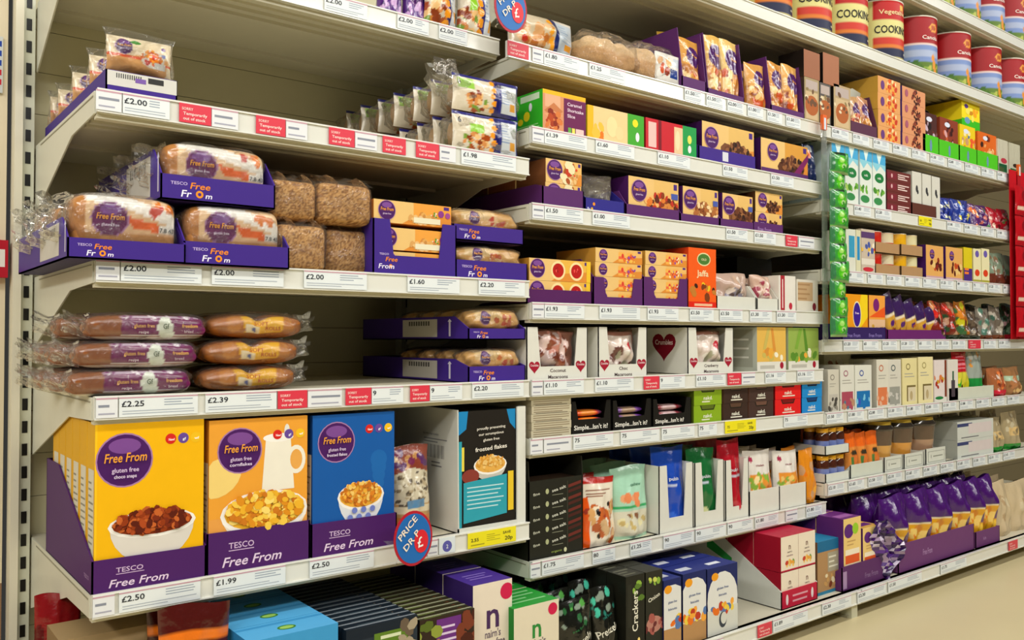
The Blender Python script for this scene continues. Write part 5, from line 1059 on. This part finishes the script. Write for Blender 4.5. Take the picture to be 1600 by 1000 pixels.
# ---- milk carton shelf
z = S['b3']-.004
def milk(p): p.rect(0, .72, 1, 1, '#4aa8d8').poly([(.2, 1), (.5, .72), (.8, 1)], '#d8ece8').poly([(0, .72), (.3, .62), (.6, .72), (1, .64), (1, .74), (0, .76)], '#8accdc').ell(.5, .52, .14, .08, '#1f7a3c').text('milk', .5, .5, .05, '#f0f4e8', fit=.4, al='c').blobs(9, .5, .3, .25, .04, .05, ['#6fae3c', '#a8cc60', '#4a8a2c']).ell(.4, .14, .13, .06, '#3a8a4c')
for i, (a, b, t) in enumerate(((1300, 1320, 216), (1321, 1341, 220), (1344, 1363, 224), (1364, 1384, 230))):
    box('milk_carton', 'milk carton', 'tall blue and white milk carton, %s from the left' % ORD[i], a, b, t, z, yf, .085, milk, '#dde4da', side='#c4d4d0', n=4, group='tall milk cartons')
stack('bar_pack', 'bar pack', ['chocolate and pink bar pack, lowest of its pile', 'chocolate and pink bar pack, second of its pile', 'chocolate and pink bar pack, third of its pile', 'chocolate and pink bar pack, top of its pile'], 1386, 1423, 264, z, yf, .14, lambda p: p.rect(.0, .2, .4, .8, '#7a2430').lines(.45, .2, .95, .8, 3, '#e8d0c8', .5).ell(.2, .5, .15, .2, '#e0b0b0'), '#6a2c28', side='#4a1a18')
tray('brown fronted tray under three white cartons', 1425, 1463, 316, z, yf, .2, '#5f3428', hs=.06, slope=.03)
for i, (a, b, t) in enumerate(((1425, 1440, 267), (1441, 1455, 271), (1456, 1469, 275))):
    box('white_carton', 'carton', 'slim white carton with dark motif, %s of three' % ORD[i], a+.5, b, t, z+.004, yf+.005, .14, lambda p: p.ell(.5, .62, .05, .08, '#3a3a3c').ell(.6, .55, .04, .05, '#3a3a3c'), '#d4d2c6', side='#bdbaac')
for i, (a, b, t, c, cc, lab) in enumerate(((1471, 1498, 304, '#1c2f8a', ['#4a6ac8', '#d8dca0', '#101c50', '#e8e8d0'], 'dark blue bag with pale pattern'), (1498, 1524, 308, '#24388f', ['#5a7ac8', '#e8d84c', '#141c60'], 'dark blue bag with yellow spot'), (1524, 1535, 316, '#5a2a6c', ['#e8742c', '#f0a86c'], 'violet bag with orange stripes'), (1536, 1552, 318, '#4a2060', ['#e0a07c', '#c86a5c', '#5a8a5c'], 'violet bag with pink stripes'), (1553, 1568, 322, '#a81828', ['#e86a5c', '#e8c8b0', '#5a0c14'], 'red sweet bag'), (1569, 1586, 324, '#c02030', ['#d8a0a0', '#5c8a4c', '#7c1018'], 'red sweet bag with green marks'))):
    bag('sweet_bag', 'bag', lab+' on the milk carton shelf', a, b, t, z, yf, .07, lambda p: p.blobs(18, .5, .5, .45, .45, .09, cc), c, seed=i, n=4, q=(24, 30))
# ---- tin shelf
z = S['c3']-.004
box('drink_carton', 'carton', 'white and cyan carton left of the narrow green topped one', 1322, 1337, 357, z, yf, .08, lambda p: p.rect(0, 0, 1, .3, '#dcdccc').rect(.3, .35, .9, .85, '#3a9ac0'), '#d8dccc')
box('drink_carton', 'carton', 'cream carton with blue stripe beside the striped box', 1338, 1345, 359, z, yf, .08, lambda p: p.rect(.2, .3, .8, .85, '#2a8ac0'), '#d8d4b0')
box('biscuit_box', 'box', 'striped box with red oval at its foot on the tin shelf', 1346, 1367, 357, z, yf, .1, lambda p: p.rect(0, .8, 1, .94, '#5a3c6c').blobs(14, .5, .55, .4, .12, .06, ['#d8402c', '#e8b83c', '#4a5aa0', '#f0e8d0']).ell(.5, .1, .22, .05, '#c8303c').rect(0, .2, 1, .34, '#e0d8c8'), '#c8b8a4')
def canp(c1, c2): return lambda p: p.rect(0, 0, 1, .5, '#c0ad8c').ell(.5, .7, .3, .2, c2)
def canstack(a, b, t1, t2, c, c2, nm):
    global z
    x0, x1 = span(a, b, z+.02, yf); w_ = x1-x0; h1 = (ZP(t1, x0, yf)-z)/2-.001; n = 2; rr = w_/2/n-.001
    for lv in range(2):
        zz = z+lv*(h1+.001)
        mk('display_tray', 'brown card tray under the %s %s tins' % (('lower', 'upper')[lv], nm), 'display case', tray_mb(w_, .12, h1*.5, h1*.5, '#b08a60', '#8a6a48', slope=.02), CARD, (x0, yf, zz))
        for k in range(n):
            for q in range(2):
                mb = MB(); mb.lathe([(rr*.95, 0), (rr, .002), (rr, h1*.45), (rr, h1*.5), (rr, h1*.93), (rr*1.02, h1*.94), (rr*1.02, h1*.97), (rr*.9, h1*.965)], 28, lambda i, j: c2 if j in (3,) and 14 < i < 24 and k == 1 else (c if j < 5 else '#c8c0a8'))
                mk('food_tin', '%s food tin, %s layer, %s%s' % (nm, ('lower', 'upper')[lv], ('left', 'right')[k], '' if q == 0 else ', behind'), 'food tin', mb, JAR, (x0+rr+.002+k*(2*rr+.001), yf+.006+rr+q*(2*rr+.001), zz+.004), '%s food tins' % nm)
canstack(1368, 1406, 360, 395, '#d02a1c', '#e8dcb8', 'red')
canstack(1408, 1442, 364, 398, '#f0b41c', '#e8e0b0', 'yellow')
for i, (a, b, t, lab) in enumerate(((1447, 1474, 382, 'left purple sided box on the tin shelf'), (1478, 1504, 385, 'right purple sided box on the tin shelf'))):
    box('cake_box', 'cake box', lab, a, b, t, z, yf, .12, lambda p: (p.rect(0, 0, 1, 1, '#e0a85c'), p.logo(.35, .74, .14), p.blobs(12, .6, .4, .35, .2, .1, ['#8a2c1c', '#e8c47a', '#c0461c', '#5a1c14']), p.rect(0, 0, 1, .1, '#c8a0a8')), '#e0a85c', side='#3f1460')
box('crisp_box', 'box', 'yellow carton with violet foot on the tin shelf', 1506, 1519, 386, z, yf, .1, lambda p: p.rect(0, 0, 1, .4, '#4a2c7c').lines(.1, .2, .9, .42, 2, '#f0802c', .6), '#d8c41c', side='#b8a418')
for i, (a, b) in enumerate(((1521, 1533), (1534, 1546))):
    box('cream_carton', 'carton', 'cream carton with violet top and red fruit, %s of two' % ('left', 'right')[i], a, b, 388, z, yf, .1, lambda p: p.ell(.5, .85, .12, .1, '#6a5aa8').ell(.5, .3, .15, .1, '#d8401c').rect(0, 0, 1, .1, '#a8a03c'), '#e4dcae', side='#c8c08c')
for i, (a, b, t) in enumerate(((1547, 1562, 392), (1562, 1577, 394), (1577, 1592, 398))):
    bag('dried_fruit_bag', 'bag', 'grey green bag with brown contents, %s of three' % ORD[i], a, b, t, z, yf, .06, lambda p: p.rect(0, 0, 1, .35, '#6a3020').blobs(10, .5, .6, .4, .3, .1, ['#c8d0b8', '#5a7a5c', '#8a6a50', '#dfe6d4']), '#7f8f78', seed=i+4, n=4, q=(20, 26))
# ---- yellow box shelf
z = S['d3']-.004
tray('violet tray under the yellow boxes in the right bay', 1316, 1384, 511, z, yf, .2, '#33205c', hs=.06, slope=.03, p=lambda p: p.text('Free From', .1, .25, .4, '#8a78b8', fit=.3).text('Free From', .6, .25, .4, '#8a78b8', fit=.3))
box('pancake_box', 'box', 'orange yellow box with upright violet oval', 1322, 1356, 459, z+.004, yf+.005, .12, lambda p: p.poly([(.3, 0), (1, .5), (1, 1), (.7, 1)], '#f2d01c').ell(.5, .55, .17, .30, '#f2ecc0').ell(.5, .55, .15, .27, '#3c1c8c').text('Free', .5, .56, .07, '#f0d8f0', fit=.2, al='c'), '#ec9a14', side='#d87a10', n=4)
box('pancake_box', 'box', 'orange and cream box with maroon oval beside the violet oval box', 1358, 1383, 461, z+.004, yf+.005, .12, lambda p: p.rect(0, 0, 1, .45, '#e0b890').ell(.45, .78, .13, .15, '#7a2070').poly([(0, .5), (1, .75), (1, .5)], '#e85a1c').blobs(6, .6, .25, .3, .1, .05, ['#6a4020', '#c89a30']), '#eda040', side='#8a3c10', n=4)
tray('violet tray holding slanted bars', 1387, 1478, 515, z, yf, .2, '#6a2468', hs=.06, slope=.03)
for i in range(5):
    x0, x1 = span(1390+17*i, 1404+17*i, z+.03, yf); w_ = x1-x0+.01; h = .17-.012*i
    p = P(w_, h, '#3a2058'); p.rect(0, 0, 1, .5, '#e0a83c').ell(.5, .3, .1, .08, '#5b2377').rect(0, .46, 1, .54, '#f0e0c0').blobs(6, .5, .15, .3, .12, .05, ['#c8601c', '#8a3a1c'])
    o = mk('cereal_bar', 'slanted violet and orange bar, %s in its tray' % ORD[i], 'bar', pillow_mb(w_, h, .03, p, 'pillow', i, 20, 30), GLOSS, (x0+.03, yf+.012+.002*i, z+.006), 'slanted bars'); o.rotation_euler = (0, -.30, 0)
for i, (a, b, t, c, cc) in enumerate(((1462, 1482, 470, '#8a2a1c', ['#d8281c', '#c8a080', '#3c1c14', '#d88a50']), (1483, 1502, 472, '#7a2c1c', ['#c83020', '#b88a6a', '#2c4a2c']), (1503, 1520, 470, '#b0661c', ['#c8c020', '#e08a2c', '#6a3c1c', '#3c6a3c']), (1521, 1535, 486, '#4a3c30', ['#a89a84', '#6a5a4a']), (1536, 1556, 480, '#7c7468', ['#c8c4b4', '#4f7a68', '#5a5048']), (1557, 1574, 478, '#6f6558', ['#b8b0a0', '#3c5a4c', '#8a7a6a']), (1575, 1594, 474, '#3a5a40', ['#8ab090', '#1c2c1c', '#c89a9c']))):
    bag('nut_bag', 'bag', '%s bag, %s of the bags on the yellow box shelf' % (('red brown', 'dark red', 'olive orange', 'dark brown', 'grey', 'brown grey', 'dark green')[i], ORD[i]), a, b, t, z, yf+.004, .07, lambda p: p.blobs(20, .5, .55, .45, .42, .1, cc).rect(0, 0, 1, .14, ['#2c3c24', '#24301c', '#2c3420', '#26301e', '#6a3014', '#7a3c1c', '#b8182c'][i]), c, seed=i+9, n=4, q=(24, 32), amp=1.5)
# ---- flour box shelf
z = S['e3']-.004
for i, (a, b, t, c, cc, lab, oc) in enumerate(((1294, 1311, 578, '#cdc8b8', ['#4a4640', '#8a8478'], 'narrow white box with dark foot', '#8a8478'), (1313, 1335, 571, '#d9d8cc', ['#a84a5c', '#4a7a8c', '#b88a6a'], 'white box with pink ring', '#9c6070'), (1336, 1362, 571, '#dcdcd0', ['#1c70b0', '#3a50b8', '#e8d84c', '#7ac0e0'], 'white box with blue ring and blue picture', '#2c4a9c'), (1370, 1388, 562, '#d8d4c4', ['#d87a4c', '#e0b090'], 'white box with orange ring', '#c07050'), (1388, 1408, 562, '#d4d0c2', ['#9a9a90', '#7a7a74', '#c8c4bc'], 'white box with grey ring and crown', '#4a5a5c'), (1410, 1433, 560, '#e2d69c', ['#8a7a50', '#c8ba84'], 'cream box with square window', '#8a7c4c'), (1435, 1458, 558, '#e6daa4', ['#8a7a50', '#d0c490'], 'cream box right of the windowed cream box', '#a89a60'))):
    def fl(p):
        p.ell(.4, .82, .09, .07, oc).ell(.4, .82, .06, .045, c).lines(.15, .58, .85, .7, 2, '#a8a498', .3)
        if i > 4: p.rect(.3, .08, .9, .42, '#7a6a3c').rect(.38, .08, .9, .38, '#d8ccac').ell(.6, .2, .06, .1, '#b8a478')
        else: p.rect(.1, .05, .9, .42, cc[0] if i else '#bdb8ac').blobs(10, .5, .2, .35, .15, .07, cc)
    box('flour_box', 'flour box', lab+' on the flour shelf', a, b, t, z, yf, .09, fl, c, side='#bcb8a8' if i < 5 else '#cfc288', top='#e4e0d0', n=4)
box('crispbread_box', 'box', 'white box with red and yellow picture right of the cream boxes', 1460, 1479, 563, z, yf, .1, lambda p: p.blobs(10, .4, .5, .3, .25, .07, ['#a83020', '#d87a3c', '#c89a1c']).rect(.85, 0, 1, 1, '#7a3014').rect(0, 0, 1, .12, '#dcd8cc').ell(.4, .1, .2, .04, '#1f7a3c'), '#e0d4d0')
box('sauce_box', 'box', 'white box with dark bottle picture on the flour shelf', 1481, 1497, 562, z, yf, .1, lambda p: p.rect(.35, .1, .7, .5, '#4a4048').rect(.45, .5, .6, .72, '#2c5a3c'), '#ddd6cc')
tray('long white tray under red and green packets on the flour shelf', 1483, 1553, 607, z, yf-.0, .2, '#cfd2c0', hs=.05, slope=.03)
bag('rice_bag', 'bag', 'red and lime packet in the long white tray', 1498, 1520, 548, z+.004, yf+.006, .06, lambda p: p.rect(0, .55, 1, 1, '#bc1c24').lines(.2, .6, .8, .9, 4, '#e0808c').blobs(12, .5, .25, .4, .18, .08, ['#3fae2c', '#e8d84c', '#2c2c14', '#c8c01c']), '#d0c83c', seed=2)
bag('rice_bag', 'bag', 'grey and green packet in the long white tray', 1521, 1543, 547, z+.004, yf+.006, .06, lambda p: p.rect(0, 0, 1, .4, '#1f8a3c').blobs(10, .5, .8, .4, .15, .08, ['#d8923c', '#7a8a90', '#c8c8c0']).rect(.7, .3, 1, .5, '#e8a870'), '#9aa49a', seed=3)
bag('nut_bag', 'bag', 'clear bag of red brown nuts with red band, flour shelf', 1556, 1580, 576, z, yf, .08, lambda p: p.rect(0, 0, 1, .22, '#cf2438').blobs(20, .5, .6, .45, .35, .1, ['#b8542c', '#e0a070', '#7a3420', '#e87a3c', '#e8d0c0']), '#a8643c', seed=6, n=4)
bag('nut_bag', 'bag', 'clear bag of brown nuts at the right edge, flour shelf', 1581, 1604, 574, z, yf, .08, lambda p: p.rect(0, .5, 1, .68, '#b0c8a8').blobs(20, .5, .35, .45, .3, .1, ['#b87a4c', '#8a5a34', '#d8b070']), '#9c6e44', seed=7, n=4)
# upper storey behind: long pale boxes
box('pasta_box', 'box', 'pale box seen under the green hanging strip on the flour shelf', 1288, 1330, 550, z, 1.80, .12, lambda p: p.blobs(6, .5, .8, .3, .1, .08, ['#8a5a40', '#c8c0a8']), '#bdb898')
# ---- jar shelf
z = S['f3']-.004
def jar(r, h, cg, cl, lid, lab, x, y, z, group, band='#3a5aa8'):
    t = empty('jam_jar', (x, y, z)); tag(t, lab, 'jar', group)
    mb = MB(); mb.lathe([(r*.9, 0), (r, .004), (r, h*.12), (r, h*.14), (r, h*.5), (r, h*.52), (r, h*.72), (r*.82, h*.82)], 26, lambda i, j: cl if j == 3 else cg); mb.build('glass_body', JAR, t)
    mb = MB(); mb.lathe([(r*.86, 0), (r*.9, .002), (r*.9, h*.15), (r*.85, h*.17)], 26, lambda i, j: lid); mb.build('lid', JAR, t, (0, 0, h*.82))
    return t
x0, x1 = span(1266, 1327, z+.02, yf); x0 = max(x0, BX[2]+.03); w_ = x1-x0; jr = w_/6-.0015; jh = .088; src = None
for lv in range(2):
    zz = z+lv*(jh+.008)
    mk('display_tray', ('lower', 'upper')[lv]+' white tray of dark jars with yellow lids', 'display case', tray_mb(w_, .13, .032, .032, '#d3d6cc', slope=.02), CARD, (x0, yf, zz))
    for k in range(3):
        for q in range(2):
            loc = (x0+jr+.003+k*(2*jr+.001), yf+.006+jr+q*(2*jr+.002), zz+.004); lab = 'dark jar with yellow lid, %s layer, %s of three%s' % (('lower', 'upper')[lv], ORD[k], ', back row' if q else '')
            if src is None: src = jar(jr, jh, '#4a2416', '#6a7ab8', '#e8a81c', lab, *loc, 'dark jars with yellow lids')
            else: clone(src, loc, lab)
tray('white tray under the orange pouches on the jar shelf', 1329, 1380, 727, z, yf, .15, '#ced2c4', hs=.03, slope=.02)
for i, (a, b, t) in enumerate(((1330, 1345, 678), (1346, 1361, 677), (1362, 1379, 675))):
    bag('baby_food_pouch', 'pouch', 'orange pouch with green label, %s of three' % ORD[i], a, b, t, z+.004, yf+.005, .05, lambda p: p.rect(0, .7, 1, 1, '#e8681c').rect(.25, .25, .75, .6, '#d8742c').ell(.5, .55, .14, .06, '#3c3424').rect(.2, .1, .4, .45, '#4a7a3c').ell(.6, .2, .1, .08, '#d84030'), '#e08c3c', seed=i, n=4, q=(20, 28))
def cup(x, y, z, r, h, c, lab, group):
    t = empty('food_cup', (x, y, z)); tag(t, lab, 'food cup', group)
    mb = MB(); mb.lathe([(r*.75, 0), (r*.78, .002), (r*.88, h*.45), (r*.9, h*.5), (r*.96, h*.8)], 28, lambda i, j: c if j < 3 else '#5a4434'); mb.build('cup_body', JAR, t)
    mb = MB(); mb.lathe([(r*.96, 0), (r, .003), (r, h*.05), (r*.88, h*.12), (r*.86, h*.19)], 28, lambda i, j: '#3c342c' if j < 3 else '#c8a83c'); mb.build('lid', JAR, t, (0, 0, h*.8))
for i, (a, b, tt, c, lab) in enumerate(((1382, 1410, 715, '#d8a04c', 'amber'), (1413, 1443, 710, '#d8963c', 'honey'), (1447, 1478, 702, '#b08a6c', 'pinkish'))):
    tray('white lettered tray under the %s cup' % lab, a, b, tt, z, yf, .2, '#d2d4c8', hs=.055, slope=.03, p=lambda p: p.rect(.1, .15, .92, .82, '#8a8c80').rect(.12, .18, .90, .79, '#d2d4c8').ell(.25, .5, .03, .12, '#5a5a50').lines(.35, .4, .85, .6, 1, '#8a8c80'))
    x0, x1 = span(a, b, z+.05, yf); rr = (x1-x0)/2-.004
    for q in range(2): cup((x0+x1)/2, yf+.008+rr+q*(2*rr+.002), z+.004, rr, min(ZP(650-3*i, x0, yf)-z, S['e3']-.060-z-.004), c, '%s food cup with dark lid%s' % (lab, '' if q == 0 else ', behind the front one'), 'food cups with dark lids')
stack('white_case', 'box', ['lower white box with dark blue panel on the jar shelf', 'upper white box with dark panel on the jar shelf'], 1496, 1552, 660, z, yf, .16, lambda p: p.rect(.0, .72, .4, .9, '#3c4470').rect(.3, .3, .95, .85, '#d6cac8').lines(.1, .05, .9, .2, 1, '#6a6a6c'), '#cdd0c8', side='#a8aaa0')
for i, (a, b, t) in enumerate(((1553, 1576, 655), (1578, 1602, 645))):
    bag('seed_bag', 'bag', 'beige seed bag with green foot, %s of two' % ('left', 'right')[i], a, b, t, z, yf, .08, lambda p: p.rect(0, 0, 1, .16, '#1f8a2c').rect(.2, .35, .8, .6, '#d8b87c').blobs(14, .5, .65, .4, .3, .08, ['#c8bc9c', '#8a7a5c', '#a8946c']), '#a89874', seed=i+2, n=4)
# ---- bottom deck, right bay
z = S['base']-.004; yb = 1.575
tray('purple tray under two cream and orange bread boxes on the bottom deck', 1316, 1385, 887, z, yb, .25, '#5b2c63', hs=.06, slope=.03, p=lambda p: p.rect(.02, .1, .1, .8, '#a88ab0').text('Free From', .5, .3, .3, '#8a6a94', fit=.3))
def fb(p): p.rect(0, 0, 1, .3, '#e8b060').ell(.3, .82, .12, .1, '#5b2377').ell(.68, .84, .08, .08, '#9acc2c').rect(.1, .36, .9, .48, '#e05a24').rect(.1, .30, .9, .36, '#f0e0b8').rect(.1, .48, .9, .56, '#f4e8cc').rect(.15, .08, .8, .24, '#d89a20').lines(.2, .6, .8, .7, 2, '#c8a060')
row(4, 1318, 1345, 812, yb+.006, .10, .003, 'bread_box', 'bread box', 'taller cream and orange bread box in the purple tray', fb, '#ecca7c', '#5a2468', '#6a2a78', lambda t: t.rect(.1, .2, .9, .5, '#a060a8'))
row(4, 1348, 1374, 826, yb+.006, .10, .003, 'bread_box', 'bread box', 'shorter cream and orange bread box beside the crumpled purple wrap', fb, '#ecca7c', '#5a2468', '#d8a850', lambda t: t.rect(.1, .2, .9, .5, '#6a2a78'))
x0 = XP(1384, yb-.02, z+.1); mb = MB()
rnd = random.Random(5); nu = 14; nv = 18; pts = []
for j in range(nv):
    for i in range(nu):
        u = i/(nu-1); v = j/(nv-1); wd = .04+.05*math.sin(math.pi*v)
        pts.append((wd*(2*u-1)+.02*math.sin(5*v)+rnd.uniform(-.01, .01), .02+.025*math.sin(9*u+4*v)*rnd.uniform(.5, 1), .20*v))
cs = ['#4a1f74', '#3a1460', '#a890b0', '#2a0e4c', '#d8cce0', '#5a2a8c']
mb.grid(pts, nu, nv, lambda i, j: rnd.choice(cs), sm=False)
mk('crumpled_wrap', 'crumpled purple wrap hanging over the bottom deck edge between boxes and bread bags', 'wrap', mb, GLOSS, (x0+.03, yb-.018, z-.0))
p_ = lambda p: p.text('Free From', .3, .4, .3, '#b088b8', fit=.12)
tray('long purple tray under the front bread bags on the bottom deck', 1404, 1522, 852, z, yb, .3, '#6d3a70', hs=.06, slope=.03, p=p_)
tray('short purple tray at the right of the long one on the bottom deck', 1525, 1562, 832, z, yb, .3, '#6d3a70', hs=.06, slope=.03, p=p_)
def pbag(p): p.rect(0, 0, 1, .56, '#e2a41c').blobs(16, .5, .4, .45, .14, .06, ['#f4c43c', '#e8701c', '#f4d070', '#d8861c']).ell(.6, .43, .09, .10, '#6a4a6c').rect(0, .56, .5, .58, '#f0e4b8')
src = None
zb = z+.004
ed = [1394, 1432, 1467, 1498, 1524, 1546, 1566, 1584]
for k in range(6):
    a, b = ed[k], ed[k+1]
    x0, x1 = span(a, b, zb+.1, yb+.006)
    for q in range(3):
        lab = 'purple topped bread bag, %s from the left in the purple trays%s' % (ORD[k], '' if q == 0 else ', %s from the front' % ORD[q])
        loc = (x0, yb+.008+.105*q, zb)
        if src is None:
            w_ = x1-x0; h = ZP(782, x0, yb)-zb; p = P(w_, h, '#451468'); pbag(p)
            src = mk('bread_bag', lab, 'bread bag', pillow_mb(w_, h, .10, p, 'pillow', 3, 40, 50, amp=1.5), GLOSS, loc, 'purple bread bags'); 
        else:
            o = clone(src, loc, lab); o.scale = ((x1-x0)/w_, 1, 1.0)
for i, (a, b) in enumerate(((1562, 1590), (1588, 1625))):
    bag('flour_bag', 'flour bag', 'cream flour bag on the bottom deck, %s of two' % ('left', 'right')[i], a, b, 758, z, yb+.02, .11, lambda p: p.blobs(6, .5, .5, .3, .2, .08, ['#d8c8a4', '#b89c74']), '#cdb892', seed=i, n=4)
# ---- hanging strips
def strip(x, yy, z0, z1, c, label):
    t = empty('hanging_strip', (x, yy, z0)); tag(t, label, 'hanging strip', 'hanging display strips')
    mb = MB(); mb.box(-.016, -.003, 0, .016, -.001, z1-z0, c); mb.build('strip', CLEAR if c == '#c8d4bc' else CARD, t)
    mb = MB(); mb.box(-.012, -.006, 0, .012, .004, .05, '#e0662c'); mb.box(-.005, -.0062, .0, .006, -.0058, .04, '#cfe0f0'); mb.build('clip', CARD, t, (0, 0, z1-z0-.02))
    return t
xs_ = XP(1300, 1.645, 1.2); z1 = ZP(195, xs_, 1.645); z0 = ZP(535, xs_, 1.645)
strip(xs_-.03, 1.655, z0, z1, '#c8d4bc', 'clear strip with green packets hanging between the middle and right bays')
src = None
for k in range(10):
    zz = z0+(z1-z0)*(.005+.083*k+.02); lab = 'green packet on the hanging strip, %s from the bottom' % ORD[k]
    p = P(.1, .075, '#3f9c3c').rect(0, 0, 1, .12, '#8aae6c').ell(.5, .5, .3, .34, '#4fc01c').ell(.45, .62, .16, .12, '#a8e070').blobs(6, .5, .4, .3, .2, .1, ['#2f8a1c', '#7ad83c', '#c8e8a8']).rect(.2, .86, .8, 1, '#1c3a1c').rect(0, .15, .15, 1, '#3a7a4c')
    if src is None: src = mk('sweet_packet', lab, 'packet', pillow_mb(.105, .074, .03, p, 'pillow', 3, 36, 26), GLOSS, (xs_-.035, 1.617, zz), 'green packets on the hanging strip')
    else: clone(src, (xs_-.035+.003*(k % 2), 1.617, zz), lab, rz=.06*(k % 3-1))
xr = XP(1596, 1.60, 1.2); z1 = ZP(262, xr, 1.64); z0 = ZP(530, xr, 1.64)
t = strip(xr+.12, 1.655, z0, z1, '#b01420', 'red strip hanging at the right picture edge')
mb = MB(); mb.box(-.085, .002, 0, .12, .006, z1-z0, '#c00c1c'); mb.build('backing_card', CARD, t)
p = P(.14, .12, '#b8101c').rect(.1, .2, .9, .3, '#e8c8b0').ell(.5, .65, .2, .2, '#8a0c14'); src = None
for k in range(5):
    lab = 'red packet on the right hanging strip, %s from the bottom' % ORD[k]; loc = (xr+.035, 1.625, z0+.01+.135*k)
    if src is None: src = mk('sweet_packet', lab, 'packet', pillow_mb(.14, .13, .025, p, 'pillow', 4, 30, 26), GLOSS, loc, 'red packets on the hanging strip')
    else: clone(src, loc, lab)
